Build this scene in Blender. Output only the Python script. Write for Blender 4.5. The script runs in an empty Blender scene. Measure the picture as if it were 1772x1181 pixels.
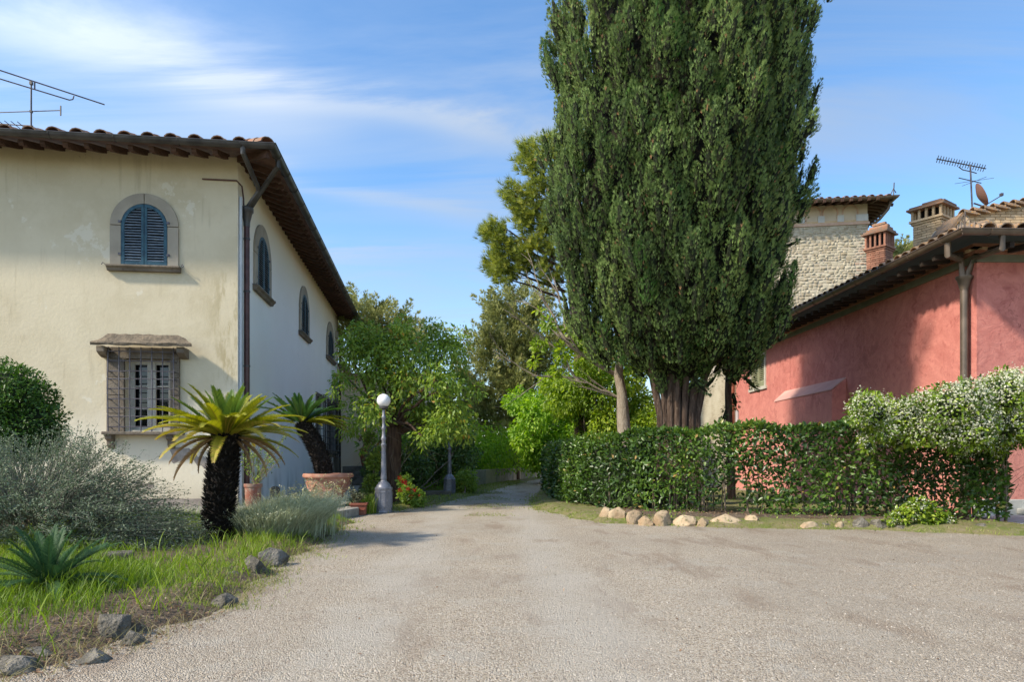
import bpy, math, random
import numpy as np
from mathutils import Vector, Matrix
random.seed(7); rng=np.random.default_rng(7)
scene=bpy.context.scene
# ---------------------------------------------------------------- camera, light, exposure
F=1200.0; HZ=795.0; CX=886.0; CH=1.2      # focal length and horizon of the photograph, eye height
cam=bpy.data.cameras.new('camera'); camo=bpy.data.objects.new('camera',cam)
scene.collection.objects.link(camo); scene.camera=camo
camo.location=(0,0,CH); camo.rotation_euler=(math.radians(90),0,0)
cam.sensor_width=36; cam.lens=36*F/1772; cam.shift_y=(HZ-590.5)/1772; cam.clip_start=.05; cam.clip_end=3000
RAY=Vector((1.71,.90,-1.62)).normalized()
sunl=bpy.data.lights.new('sun','SUN'); sunl.energy=2.6; sunl.angle=math.radians(4); sunl.color=(1,.90,.74)
suno=bpy.data.objects.new('sun',sunl); scene.collection.objects.link(suno)
suno.rotation_euler=RAY.to_track_quat('-Z','Y').to_euler()
world=bpy.data.worlds.new('World'); scene.world=world; world.use_nodes=True
wn=world.node_tree; bg=wn.nodes['Background']; bg.inputs['Strength'].default_value=.12
sky=wn.nodes.new('ShaderNodeTexSky'); sky.sky_type='NISHITA'; sky.sun_disc=False
sky.sun_elevation=math.asin(-RAY.z); sky.sun_rotation=math.atan2(-RAY.x,-RAY.y)
sky.air_density=1.0; sky.dust_density=.8; sky.ozone_density=1.2
scene.view_settings.view_transform='Standard'; scene.view_settings.look='None'
scene.view_settings.exposure=1.22; scene.view_settings.gamma=1
# thin cirrus, mixed over the sky by direction
def N(nt,t,**k):
    n=nt.nodes.new(t)
    for a,b in k.items():
        if a=='i':
            for kk,v in b.items(): n.inputs[kk].default_value=v
        else: setattr(n,a,b)
    return n
def L(nt,a,b): nt.links.new(a,b)
def M_(nt,op,a,b=None,c=None,clamp=False):
    n=nt.nodes.new('ShaderNodeMath'); n.operation=op; n.use_clamp=clamp
    for i,v in enumerate((a,b,c)):
        if v is None: continue
        if isinstance(v,(int,float)): n.inputs[i].default_value=v
        else: nt.links.new(v,n.inputs[i])
    return n.outputs[0]
tc=N(wn,'ShaderNodeTexCoord'); sp=N(wn,'ShaderNodeSeparateXYZ'); L(wn,tc.outputs['Generated'],sp.inputs[0])
X,Y,Z=sp.outputs
zz=M_(wn,'ADD',M_(wn,'MAXIMUM',Z,0.0),.13)
cx=M_(wn,'DIVIDE',X,zz); cy=M_(wn,'DIVIDE',Y,zz)
cb=N(wn,'ShaderNodeCombineXYZ'); L(wn,cx,cb.inputs[0]); L(wn,cy,cb.inputs[1])
mp=N(wn,'ShaderNodeMapping'); mp.inputs['Rotation'].default_value=(0,0,math.radians(33)); mp.inputs['Scale'].default_value=(.42,1.7,1); mp.inputs['Location'].default_value=(1.3,.55,0)
L(wn,cb.outputs[0],mp.inputs[0])
n1=N(wn,'ShaderNodeTexNoise',i={'Scale':1.5,'Detail':11,'Roughness':.60,'Distortion':.7}); L(wn,mp.outputs[0],n1.inputs[0])
n2=N(wn,'ShaderNodeTexNoise',i={'Scale':.5,'Detail':3,'Roughness':.5}); L(wn,cb.outputs[0],n2.inputs[0])
# three long streaks of cirrus lying across the northern sky
ay=M_(wn,'MAXIMUM',Y,.02); u=M_(wn,'DIVIDE',X,ay); v=M_(wn,'DIVIDE',Z,ay)
_f=N(wn,'ShaderNodeMapRange',i={1:.30,2:.62,3:.35,4:1.15}); L(wn,n1.outputs[0],_f.inputs[0]); fib=_f.outputs[0]
def streak(u0,v0,slope,width,ulo,uhi,amp,curve=0):
    du=M_(wn,'SUBTRACT',u,u0); line=M_(wn,'ADD',M_(wn,'MULTIPLY',du,slope),v0)
    line=M_(wn,'ADD',line,M_(wn,'MULTIPLY',M_(wn,'MULTIPLY',du,du),curve))
    line=M_(wn,'ADD',line,M_(wn,'MULTIPLY',M_(wn,'SUBTRACT',n1.outputs[0],.5),.15))
    q=M_(wn,'DIVIDE',M_(wn,'SUBTRACT',v,line),width); g=M_(wn,'POWER',2.718,M_(wn,'MULTIPLY',M_(wn,'MULTIPLY',q,q),-1))
    a=N(wn,'ShaderNodeMapRange',interpolation_type='SMOOTHSTEP',i={1:ulo-.12,2:ulo+.05}); L(wn,u,a.inputs[0])
    b=N(wn,'ShaderNodeMapRange',interpolation_type='SMOOTHSTEP',i={1:uhi-.2,2:uhi+.1,3:1.0,4:0.0}); L(wn,u,b.inputs[0])
    g=M_(wn,'MULTIPLY',g,fib); g=M_(wn,'MULTIPLY',M_(wn,'MULTIPLY',g,a.outputs[0]),M_(wn,'MULTIPLY',b.outputs[0],amp))
    return M_(wn,'MULTIPLY',g,M_(wn,'GREATER_THAN',Y,.02))
tot=streak(-.55,.585,-.30,.055,-1.6,-.28,.75)
tot=M_(wn,'ADD',tot,streak(-.6,.50,-.10,.06,-1.6,-.2,.30))
tot=M_(wn,'ADD',tot,streak(-.2,.50,-.16,.022,-.42,.12,.50))
tot=M_(wn,'ADD',tot,streak(-.15,.365,-.24,.014,-.34,.0,.40))
tot=M_(wn,'ADD',tot,streak(-.2,.29,-.02,.012,-.33,-.08,.45))
tot=M_(wn,'ADD',tot,streak(.3,.50,.15,.10,-.05,1.5,.22))
r1=N(wn,'ShaderNodeMapRange',i={1:.40,2:.72,3:0.0,4:.75}); L(wn,n1.outputs[0],r1.inputs[0])
r2=N(wn,'ShaderNodeMapRange',i={1:.30,2:.60}); L(wn,n2.outputs[0],r2.inputs[0])
tot=M_(wn,'ADD',tot,M_(wn,'MULTIPLY',r1.outputs[0],r2.outputs[0]))
lowv=N(wn,'ShaderNodeMapRange',interpolation_type='SMOOTHSTEP',i={1:.0,2:.42,3:.22,4:0.0}); L(wn,Z,lowv.inputs[0])
tot=M_(wn,'ADD',tot,lowv.outputs[0],clamp=True)
hs=N(wn,'ShaderNodeHueSaturation',i={'Saturation':1.26,'Value':1.0}); L(wn,sky.outputs[0],hs.inputs['Color'])
mx=N(wn,'ShaderNodeMix',data_type='RGBA'); L(wn,tot,mx.inputs['Factor']); L(wn,hs.outputs[0],mx.inputs[6]); mx.inputs[7].default_value=(1.8,2.1,2.55,1)
dt=N(wn,'ShaderNodeVectorMath',operation='DOT_PRODUCT'); L(wn,tc.outputs['Generated'],dt.inputs[0]); dt.inputs[1].default_value=tuple(-RAY)
fs_=N(wn,'ShaderNodeMapRange',interpolation_type='SMOOTHSTEP',i={1:-.3,2:1.0,3:1.0,4:2.4}); L(wn,dt.outputs['Value'],fs_.inputs[0])   # thin cloud is brighter towards the sun
cs_=N(wn,'ShaderNodeVectorMath',operation='SCALE'); cs_.inputs[0].default_value=mx.inputs[7].default_value[:3]; L(wn,fs_.outputs[0],cs_.inputs['Scale']); L(wn,cs_.outputs[0],mx.inputs[7])
L(wn,mx.outputs[2],bg.inputs['Color'])

# ---------------------------------------------------------------- helpers
def P(px,py,d): return Vector(((px-CX)/F*d,d,CH+(HZ-py)/F*d))
def G(px,py,z=0.0):
    d=F*(CH-z)/(py-HZ); return Vector(((px-CX)/F*d,d,z))
WM={}
COL=scene.collection
def link(name,data,mat=None,parent=None,Mw=None,kind=None,label=None):
    o=bpy.data.objects.new(name,data); COL.objects.link(o)
    Mw=Mw if Mw is not None else Matrix.Identity(4)
    if parent is not None:
        o.parent=parent; o.matrix_local=WM[parent.name].inverted()@Mw
    else: o.matrix_world=Mw
    WM[o.name]=Mw.copy()
    if mat is not None and data is not None and len(data.materials)==0: data.materials.append(mat)
    if kind: o['kind']=kind
    if label: o['label']=label
    return o
def thing(name,label,cat,loc=(0,0,0),group=None,rz=0):
    o=link(name,None,Mw=Matrix.Translation(Vector(loc))@Matrix.Rotation(rz,4,'Z'))
    o['label']=label; o['category']=cat
    if group: o['group']=group
    return o
def tag(o,label=None,cat=None,group=None,kind=None):
    if label: o['label']=label
    if cat: o['category']=cat
    if group: o['group']=group
    if kind: o['kind']=kind
    return o
class MB:
    def __init__(s): s.v=[]; s.f=[]
    def add(s,vs,fs):
        b=len(s.v); s.v+= [tuple(q) for q in vs]; s.f+=[tuple(b+i for i in f) for f in fs]; return s
    def box(s,c,size,R=None):
        hx,hy,hz=[q/2 for q in size]; c=Vector(c)
        vs=[Vector((x,y,z)) for x in(-hx,hx) for y in(-hy,hy) for z in(-hz,hz)]
        if R is not None: vs=[R@q for q in vs]
        return s.add([q+c for q in vs],[(0,1,3,2),(4,6,7,5),(0,4,5,1),(2,3,7,6),(0,2,6,4),(1,5,7,3)])
    def hexa(s,p):   # 8 points: bottom 4 ccw, top 4 ccw
        return s.add(p,[(3,2,1,0),(4,5,6,7),(0,1,5,4),(1,2,6,5),(2,3,7,6),(3,0,4,7)])
    def prism(s,pts,off):
        n=len(pts); off=Vector(off); a=[Vector(q) for q in pts]; b=[q+off for q in a]
        return s.add(a+b,[tuple(range(n-1,-1,-1)),tuple(range(n,2*n))]+[(i,(i+1)%n,n+(i+1)%n,n+i) for i in range(n)])
    def tube(s,pts,rad,n=8,cap=True):
        pts=[Vector(p) for p in pts]; k=len(pts)
        if isinstance(rad,(int,float)): rad=[rad]*k
        t=[(pts[min(i+1,k-1)]-pts[max(i-1,0)]).normalized() for i in range(k)]
        a=t[0].orthogonal().normalized(); vs=[]
        for i in range(k):
            a=(a-t[i]*a.dot(t[i])).normalized(); b=t[i].cross(a)
            for j in range(n):
                w=2*math.pi*j/n; vs.append(pts[i]+(a*math.cos(w)+b*math.sin(w))*rad[i])
        fs=[(i*n+j,i*n+(j+1)%n,(i+1)*n+(j+1)%n,(i+1)*n+j) for i in range(k-1) for j in range(n)]
        if cap: fs+=[tuple(range(n-1,-1,-1)),tuple((k-1)*n+j for j in range(n))]
        return s.add(vs,fs)
    def lathe(s,c,prof,n=20,rot=0,sq=None):
        c=Vector(c); vs=[]
        for r,z in prof:
            for j in range(n):
                w=2*math.pi*j/n+rot; vs.append(c+Vector((r*math.cos(w),r*math.sin(w),z)))
        k=len(prof); fs=[(i*n+j,i*n+(j+1)%n,(i+1)*n+(j+1)%n,(i+1)*n+j) for i in range(k-1) for j in range(n)]
        fs+=[tuple(range(n-1,-1,-1)),tuple((k-1)*n+j for j in range(n))]
        return s.add(vs,fs)
    def mesh(s,name,smooth=False,origin=(0,0,0)):
        me=bpy.data.meshes.new(name); o=Vector(origin)
        me.from_pydata([(q[0]-o.x,q[1]-o.y,q[2]-o.z) for q in s.v],[],s.f); me.validate(); me.update()
        if smooth: me.shade_smooth() if smooth is True else me.shade_auto(smooth) if hasattr(me,'shade_auto') else me.shade_smooth()
        return me
    def build(s,name,mat,parent=None,smooth=False,kind=None,label=None,origin=None,bevel=0):
        if origin is None:
            a=np.array(s.v); origin=Vector(((a[:,0].min()+a[:,0].max())/2,(a[:,1].min()+a[:,1].max())/2,a[:,2].min()))
        me=s.mesh(name,False,origin)
        o=link(name,me,mat,parent,Matrix.Translation(Vector(origin)),kind,label)
        if smooth:
            me.polygons.foreach_set('use_smooth',[True]*len(me.polygons))
            try: me.set_sharp_from_angle(angle=math.radians(40))
            except Exception: pass
        if bevel:
            import bmesh
            bm=bmesh.new(); bm.from_mesh(me); bmesh.ops.recalc_face_normals(bm,faces=bm.faces)
            ed=[e for e in bm.edges if len(e.link_faces)==2 and e.calc_face_angle(0)>.5]
            if ed: bmesh.ops.bevel(bm,geom=ed,offset=bevel,segments=2,affect='EDGES',profile=.6,clamp_overlap=True)
            bm.to_mesh(me); bm.free(); me.update()
        return o
def npmesh(name,V,T,rnd=None,mat=None):
    me=bpy.data.meshes.new(name); V=np.asarray(V,dtype=np.float32); T=np.asarray(T,dtype=np.int32)
    me.vertices.add(len(V)); me.vertices.foreach_set('co',V.ravel())
    me.loops.add(T.size); me.loops.foreach_set('vertex_index',T.ravel())
    me.polygons.add(len(T)); me.polygons.foreach_set('loop_start',np.arange(0,T.size,T.shape[1],dtype=np.int32))
    me.update(calc_edges=True)
    if rnd is not None:
        at=me.attributes.new('rnd','FLOAT','POINT'); at.data.foreach_set('value',np.asarray(rnd,dtype=np.float32))
    if mat: me.materials.append(mat)
    me.validate()
    return me
def unit(a): return a/np.maximum(np.linalg.norm(a,axis=-1,keepdims=True),1e-9)
TM={
 'diamond':([(0,0,0),(-.5,.45,.14),(.5,.45,.14),(0,1,-.05)],[(0,2,3),(0,3,1)]),
 'laurel':([(0,0,0),(-.5,.32,.12),(-.4,.66,.08),(.5,.32,.12),(.4,.66,.08),(0,1,-.14),(0,.5,-.02)],[(0,3,6),(3,4,6),(4,5,6),(5,2,6),(2,1,6),(1,0,6)]),
 'spray':([(-.22,0,0),(.22,0,0),(0,1,0),(-.1,.05,0),(.05,.35,0),(-.6,.72,.12),(.1,.1,0),(-.05,.42,0),(.58,.8,-.1)],[(0,1,2),(3,4,5),(6,8,7)]),
 'blade':([(-.5,0,0),(.5,0,0),(-.4,.45,.04),(.4,.45,.04),(0,1,.3)],[(0,1,3),(0,3,2),(2,3,4)]),
 'star':([(0,0,0)]+[(math.cos(2*math.pi*k/10+.3)*(1 if k%2==0 else .28)*.5,math.sin(2*math.pi*k/10+.3)*(1 if k%2==0 else .28)*.5,.06) for k in range(10)],[(0,1+k,1+(k+1)%10) for k in range(10)]),
}
_t=[];_f=[]
_r=random.Random(3)
for _k in range(11):
    _a=_r.uniform(0,6.28); _s=_r.uniform(.2,.75); _l=_r.uniform(.75,1.05)
    _t+=[(-.035*math.sin(_a)-.01,0,.035*math.cos(_a)),(.035*math.sin(_a)+.01,.02,-.035*math.cos(_a)),(_s*math.cos(_a),_l,_s*math.sin(_a))]; _f.append((3*_k,3*_k+1,3*_k+2))
TM['needles']=(_t,_f)
def leaves(name,pos,d,nrm,Ln,W,tmpl='diamond',rnd=None,mat=None):
    tv,tf=TM[tmpl]; tv=np.array(tv,float); tf=np.array(tf); n=len(pos); k=len(tv)
    Ln=np.broadcast_to(np.asarray(Ln,float),(n,)); W=np.broadcast_to(np.asarray(W,float),(n,))
    d=unit(d); nrm=nrm-d*(nrm*d).sum(1,keepdims=True); nrm=unit(nrm+1e-5); s=np.cross(d,nrm)
    V=pos[:,None,:]+s[:,None,:]*(tv[None,:,0,None]*W[:,None,None])+d[:,None,:]*(tv[None,:,1,None]*Ln[:,None,None])+nrm[:,None,:]*(tv[None,:,2,None]*W[:,None,None])
    T=(tf[None]+(np.arange(n)*k)[:,None,None]).reshape(-1,3)
    if rnd is None: rnd=rng.random(n)
    return npmesh(name,V.reshape(-1,3),T,np.repeat(np.clip(rnd,0,1),k),mat)
def rdir(n): return unit(rng.normal(size=(n,3)))
# ---------------------------------------------------------------- materials
def base(name,rough=.7,spec=.3):
    m=bpy.data.materials.new(name); m.use_nodes=True; nt=m.node_tree; b=nt.nodes['Principled BSDF']
    b.inputs['Roughness'].default_value=rough; b.inputs['Specular IOR Level'].default_value=spec
    return m,nt,b
def rgb(c): return (c[0],c[1],c[2],1)
def mixc(nt,f,a,b):
    n=nt.nodes.new('ShaderNodeMix'); n.data_type='RGBA'
    if isinstance(f,(int,float)): n.inputs[0].default_value=f
    else: L(nt,f,n.inputs[0])
    for i,q in ((6,a),(7,b)):
        if isinstance(q,tuple): n.inputs[i].default_value=rgb(q)
        else: L(nt,q,n.inputs[i])
    return n.outputs[2]
def nz(nt,scale,detail=5,rough=.55,vec=None,stretch=None,dist=0):
    n=N(nt,'ShaderNodeTexNoise',i={'Scale':scale,'Detail':detail,'Roughness':rough,'Distortion':dist})
    if vec is None: vec=N(nt,'ShaderNodeNewGeometry').outputs['Position']
    if stretch:
        m=N(nt,'ShaderNodeMapping'); m.inputs['Scale'].default_value=stretch; L(nt,vec,m.inputs[0]); vec=m.outputs[0]
    L(nt,vec,n.inputs[0]); return n.outputs[0]
def mr(nt,x,a,b,c=0.0,d=1.0,smooth=True):
    n=N(nt,'ShaderNodeMapRange',i={1:a,2:b,3:c,4:d}); n.interpolation_type='SMOOTHSTEP' if smooth else 'LINEAR'
    L(nt,x,n.inputs[0]); return n.outputs[0]
def bump(nt,b,h,strength=.3,dist=.02):
    n=N(nt,'ShaderNodeBump',i={'Strength':strength,'Distance':dist}); L(nt,h,n.inputs['Height']); L(nt,n.outputs[0],b.inputs['Normal'])
def simple(name,c1,c2,scale=3,rough=.75,bs=30,bstr=.3,bd=.01,obj=.0,spec=.3,stretch=None,c3=None,lo=.35,hi=.65,metal=0):
    m,nt,b=base(name,rough,spec); b.inputs['Metallic'].default_value=metal
    f=mr(nt,nz(nt,scale,stretch=stretch),lo,hi); c=mixc(nt,f,c1,c2)
    if c3: c=mixc(nt,mr(nt,nz(nt,scale*4.3,6,stretch=stretch),.55,.7),c,c3)
    if obj:
        oi=N(nt,'ShaderNodeObjectInfo'); h=N(nt,'ShaderNodeHueSaturation'); L(nt,c,h.inputs['Color'])
        L(nt,mr(nt,oi.outputs['Random'],0,1,1-obj,1+obj,False),h.inputs['Value']); c=h.outputs[0]
    L(nt,c,b.inputs['Base Color'])
    if bstr: bump(nt,b,nz(nt,bs,6,stretch=stretch),bstr,bd)
    return m
def leafmat(name,cols,rough=.5,trans=.3,spec=.35,tcol=None):
    m,nt,b=base(name,rough,spec)
    a=N(nt,'ShaderNodeAttribute'); a.attribute_name='rnd'
    r=N(nt,'ShaderNodeValToRGB'); L(nt,a.outputs['Fac'],r.inputs[0])
    e=r.color_ramp.elements
    while len(e)<len(cols): e.new(.5)
    for i,(p,c) in enumerate(cols): e[i].position=p; e[i].color=rgb(c)
    L(nt,r.outputs[0],b.inputs['Base Color'])
    t=N(nt,'ShaderNodeBsdfTranslucent'); h=N(nt,'ShaderNodeHueSaturation',i={'Value':1.35,'Saturation':1.1}); L(nt,r.outputs[0],h.inputs['Color']); L(nt,h.outputs[0],t.inputs[0])
    mxs=N(nt,'ShaderNodeMixShader',i={0:trans}); L(nt,b.outputs[0],mxs.inputs[1]); L(nt,t.outputs[0],mxs.inputs[2])
    L(nt,mxs.outputs[0],nt.nodes['Material Output'].inputs[0]); return m
M={}
# plaster walls
def plaster_yellow():
    m,nt,b=base('yellow_plaster',.85,.2); g=N(nt,'ShaderNodeNewGeometry'); s=N(nt,'ShaderNodeSeparateXYZ'); L(nt,g.outputs['Position'],s.inputs[0])
    n=nz(nt,.5,7,.6); c=mixc(nt,mr(nt,n,.3,.7),(.53,.46,.315),(.63,.56,.405))
    c=mixc(nt,mr(nt,nz(nt,1.7,8,.65),.45,.65,0,.7),c,(.62,.55,.40)); c=mixc(nt,mr(nt,nz(nt,3.5,8,.7,stretch=(1,1,.5)),.55,.8,0,.45),c,(.46,.38,.24))
    w=M_(nt,'ADD',M_(nt,'MULTIPLY',M_(nt,'SUBTRACT',nz(nt,.8,6),.5),1.6),M_(nt,'MULTIPLY',s.outputs[0],.22)) # pale limewashed foot of the wall
    w=M_(nt,'SUBTRACT',M_(nt,'ADD',w,4.1),s.outputs[2]); c=mixc(nt,mr(nt,w,-.25,.35,0,.85),c,(.72,.66,.52))
    st=M_(nt,'MULTIPLY',mr(nt,s.outputs[0],-7.0,-6.15),mr(nt,nz(nt,2.5,7,.7,stretch=(1.5,1.5,.4)),.45,.62))
    st=M_(nt,'MULTIPLY',st,M_(nt,'MULTIPLY',mr(nt,s.outputs[2],2.4,3.3),mr(nt,s.outputs[2],5.6,5.0)))
    c=mixc(nt,M_(nt,'MULTIPLY',st,.75),c,(.30,.24,.11))
    cr=M_(nt,'ABSOLUTE',M_(nt,'SUBTRACT',nz(nt,.9,4,.6),.5)); c=mixc(nt,M_(nt,'MULTIPLY',mr(nt,cr,.003,.0),mr(nt,nz(nt,.33,2),.55,.65)),c,(.33,.28,.2))
    c=mixc(nt,M_(nt,'MULTIPLY',mr(nt,nz(nt,6,5,.6,stretch=(1,1,.07)),.56,.72,0,.5),mr(nt,nz(nt,.6,3),.4,.6)),c,(.40,.34,.23))
    c=mixc(nt,mr(nt,s.outputs[2],.9,.1,0,.55),c,(.36,.31,.23)); c=mixc(nt,mr(nt,nz(nt,.75,8,.68),.62,.65,0,.55),c,(.70,.66,.55)); c=mixc(nt,mr(nt,nz(nt,1.3,9,.72,stretch=(1,1,1.2)),.66,.69,0,.5),c,(.44,.38,.28))
    L(nt,c,b.inputs['Base Color']); bump(nt,b,nz(nt,14,8,.6),.3,.02); return m
def plaster_white():
    m,nt,b=base('white_plaster',.85,.2); s=N(nt,'ShaderNodeSeparateXYZ'); L(nt,N(nt,'ShaderNodeNewGeometry').outputs['Position'],s.inputs[0])
    c=mixc(nt,mr(nt,nz(nt,.7,7),.3,.7),(.90,.885,.84),(.85,.835,.79))
    c=mixc(nt,M_(nt,'MULTIPLY',mr(nt,s.outputs[2],5.2,7.6),.6),c,(.74,.64,.42))
    c=mixc(nt,M_(nt,'MULTIPLY',mr(nt,nz(nt,3.2,8,.75,stretch=(1,1,.6)),.665,.70),mr(nt,nz(nt,.5,1),.42,.55)),c,(.25,.26,.25))
    c=mixc(nt,M_(nt,'MULTIPLY',mr(nt,s.outputs[2],1.2,.1),mr(nt,nz(nt,2.2,6,stretch=(1,1,.5)),.4,.7)),c,(.45,.44,.40))
    L(nt,c,b.inputs['Base Color']); bump(nt,b,nz(nt,9,8),.25,.02); return m
def plaster_red():
    m,nt,b=base('red_plaster',.92,.12); s=N(nt,'ShaderNodeSeparateXYZ'); L(nt,N(nt,'ShaderNodeNewGeometry').outputs['Position'],s.inputs[0])
    n=nz(nt,1.6,6,.65,dist=1.6); c=mixc(nt,mr(nt,n,.3,.7),(.45,.155,.13),(.58,.225,.185))
    c=mixc(nt,mr(nt,nz(nt,5,7,.6,dist=1.2),.52,.72,0,.7),c,(.33,.095,.085))
    c=mixc(nt,mr(nt,M_(nt,'ADD',s.outputs[2],nz(nt,1,4)),4.6,1.2,0,.55),c,(.60,.29,.24))
    c=mixc(nt,mr(nt,nz(nt,26,3),.72,.76),c,(.75,.5,.42))
    c=mixc(nt,M_(nt,'MULTIPLY',mr(nt,nz(nt,5,6,.65,stretch=(1,1,.09)),.55,.75,0,.55),mr(nt,nz(nt,.5,3),.4,.6)),c,(.25,.075,.065))
    cr=M_(nt,'ABSOLUTE',M_(nt,'SUBTRACT',nz(nt,1.1,5,.65),.5)); c=mixc(nt,M_(nt,'MULTIPLY',mr(nt,cr,.006,.0),mr(nt,nz(nt,.4,2),.5,.6)),c,(.22,.07,.06))
    c=mixc(nt,mr(nt,nz(nt,.55,3,.5),.56,.585,0,.35),c,(.55,.22,.18)); c=mixc(nt,mr(nt,nz(nt,.9,8,.7),.60,.63,0,.6),c,(.36,.13,.11))
    c=mixc(nt,M_(nt,'MULTIPLY',mr(nt,nz(nt,2.6,7,.7),.60,.66,0,.8),mr(nt,s.outputs[2],2.2,.6)),c,(.55,.40,.35))
    L(nt,c,b.inputs['Base Color']); bump(nt,b,M_(nt,'ADD',nz(nt,3.2,7,.6,dist=2),M_(nt,'MULTIPLY',nz(nt,24,6,.7),.5)),.45,.04); return m
M['yellow']=plaster_yellow(); M['white']=plaster_white(); M['red']=plaster_red()
M['red_pale']=simple('faded_red_plaster',(.55,.30,.26),(.62,.36,.30),1.5,.8,6,.3,.03)
M['cream']=simple('cream_plaster',(.66,.52,.34),(.72,.60,.44),.8,.85,10,.2,.01)
M['stone']=simple('grey_brown_sandstone',(.14,.115,.088),(.21,.175,.135),2.2,.85,22,.5,.02,c3=(.10,.085,.065))
M['stone2']=simple('pale_grey_sandstone',(.30,.265,.21),(.37,.33,.26),1.8,.85,26,.3,.01,obj=.06)
M['lichen']=simple('lichened_stone',(.20,.16,.115),(.12,.098,.072),6,.9,14,.9,.04,c3=(.10,.085,.07))
M['peel']=simple('bare_render_under_plaster',(.22,.19,.165),(.34,.30,.26),5,.9,20,.6,.02)
M['tile']=simple('weathered_terracotta_tile',(.34,.17,.10),(.24,.17,.12),7,.85,30,.5,.01,obj=.25,c3=(.13,.11,.09))
M['tile_lichen']=simple('lichened_terracotta_tile',(.30,.20,.13),(.17,.14,.11),6,.9,30,.6,.01,obj=.25,c3=(.55,.27,.03))
M['soffit']=simple('terracotta_soffit',(.17,.095,.07),(.22,.13,.10),5,.85,20,.3,.01)
M['rafter']=simple('dark_brown_rafter',(.060,.032,.022),(.10,.055,.038),6,.8,40,.4,.005,obj=.2,stretch=(1,1,4))
M['gutter']=simple('dark_grey_metal_gutter',(.045,.042,.042),(.085,.08,.078),3,.42,60,.1,.002,metal=.3,spec=.5)
M['gutter_b']=simple('brown_metal_gutter',(.10,.075,.055),(.155,.115,.085),3,.4,60,.1,.002,metal=.25,spec=.5)
M['pipe']=simple('dark_brown_downspout',(.060,.022,.020),(.10,.040,.034),4,.4,50,.1,.002,spec=.5)
M['pipe_grey']=simple('grey_plastic_pipe',(.50,.53,.56),(.58,.60,.63),2,.5,50,.05,.002)
M['blue']=simple('faded_blue_green_paint',(.012,.050,.080),(.025,.085,.12),7,.55,60,.25,.004,obj=.12,c3=(.07,.13,.17))
M['slat']=simple('weathered_blue_grey_slat',(.10,.145,.19),(.19,.23,.27),9,.6,60,.3,.003,obj=.2,stretch=(1,1,3))
M['green_sh']=simple('olive_green_shutter_paint',(.22,.23,.13),(.28,.28,.17),8,.6,50,.2,.003,obj=.08)
M['wood_pale']=simple('grey_beige_window_frame',(.40,.37,.31),(.50,.47,.40),4,.6,40,.2,.003)
M['iron']=simple('purplish_grey_wrought_iron',(.065,.06,.075),(.12,.115,.135),8,.55,50,.2,.002,metal=.3,spec=.5)
M['black']=simple('black_shade_fill',(.004,.004,.004),(.008,.008,.008),1,.9,1,0)  # near black colour stands for shade in flues and behind shutter slats
M['glass_dark']=simple('dark_window_glass',(.006,.007,.009),(.012,.013,.015),1,.06,1,0,spec=.6)
M['lamp_iron']=simple('grey_painted_cast_iron',(.15,.155,.18),(.22,.225,.25),6,.45,35,.35,.004,metal=.3,spec=.5,c3=(.30,.30,.32))
M['terra']=simple('terracotta_pot',(.34,.15,.095),(.42,.23,.165),5,.8,30,.3,.006,c3=(.34,.17,.115))
M['terra_old']=simple('stained_terracotta_pot',(.27,.10,.065),(.30,.20,.15),6,.85,25,.4,.008,c3=(.42,.34,.27))
M['terra_dark']=simple('dark_terracotta_pot',(.24,.075,.045),(.30,.11,.07),5,.8,25,.3,.008)
M['concrete']=simple('pale_worn_concrete',(.40,.40,.37),(.55,.56,.54),1.6,.85,12,.6,.02,c3=(.33,.34,.32))
M['paving']=simple('grey_stone_paving',(.24,.23,.20),(.34,.32,.28),2.5,.85,18,.5,.02,c3=(.17,.165,.14))
M['steps']=simple('dark_mossy_step_stone',(.07,.065,.055),(.14,.13,.11),4,.9,20,.5,.02)
M['rock_r']=simple('ochre_limestone_boulder',(.30,.21,.125),(.40,.31,.20),3.5,.9,16,.8,.03,obj=.2,c3=(.13,.12,.06))
M['rock_g']=simple('pitted_grey_boulder',(.10,.09,.07),(.21,.19,.155),9,.9,30,1.0,.05,obj=.12,c3=(.035,.035,.025))
M['brick_red']=simple('red_brown_brick',(.27,.12,.075),(.34,.17,.11),6,.85,40,.4,.005,obj=.25)
M['brick_y']=simple('yellow_brown_brick',(.50,.36,.21),(.58,.44,.28),6,.85,40,.4,.005,obj=.22)
M['mortar']=simple('lime_mortar',(.40,.34,.26),(.48,.42,.33),6,.9,40,.4,.01)
M['tower_st']=simple('cream_fieldstone',(.44,.385,.29),(.53,.475,.37),1.2,.9,9,.7,.05,c3=(.36,.27,.19))
M['frieze']=simple('painted_frieze_plaster',(.56,.47,.36),(.64,.55,.43),1,.85,8,.2,.02)
M['frieze_g']=simple('pale_grey_frieze_panel',(.52,.53,.52),(.60,.60,.58),3,.85,8,.2,.01)
M['pink_st']=simple('pale_pink_brick_course',(.52,.34,.25),(.60,.43,.33),3,.85,20,.3,.01)
M['bark']=simple('furrowed_reddish_bark',(.050,.030,.020),(.15,.10,.072),3,.9,9,1.0,.07,stretch=(6,6,.6),c3=(.20,.15,.115))
M['bark_d']=simple('dark_brown_bark',(.06,.035,.024),(.13,.08,.055),4,.9,12,1.0,.05,stretch=(5,5,.7))
M['bark_p']=simple('pale_grey_bark',(.24,.195,.145),(.33,.28,.22),4,.85,14,.8,.03,stretch=(3,3,1),c3=(.18,.14,.10))
M['twig']=simple('grey_brown_twig',(.13,.10,.07),(.22,.18,.13),8,.85,30,.3,.005)
M['twig_s']=simple('silvery_twig',(.14,.145,.115),(.22,.225,.18),8,.8,30,.2,.004)
M['cycas_tr']=simple('charred_looking_cycad_bark',(.018,.013,.010),(.045,.034,.026),12,.9,40,.9,.02)
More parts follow.
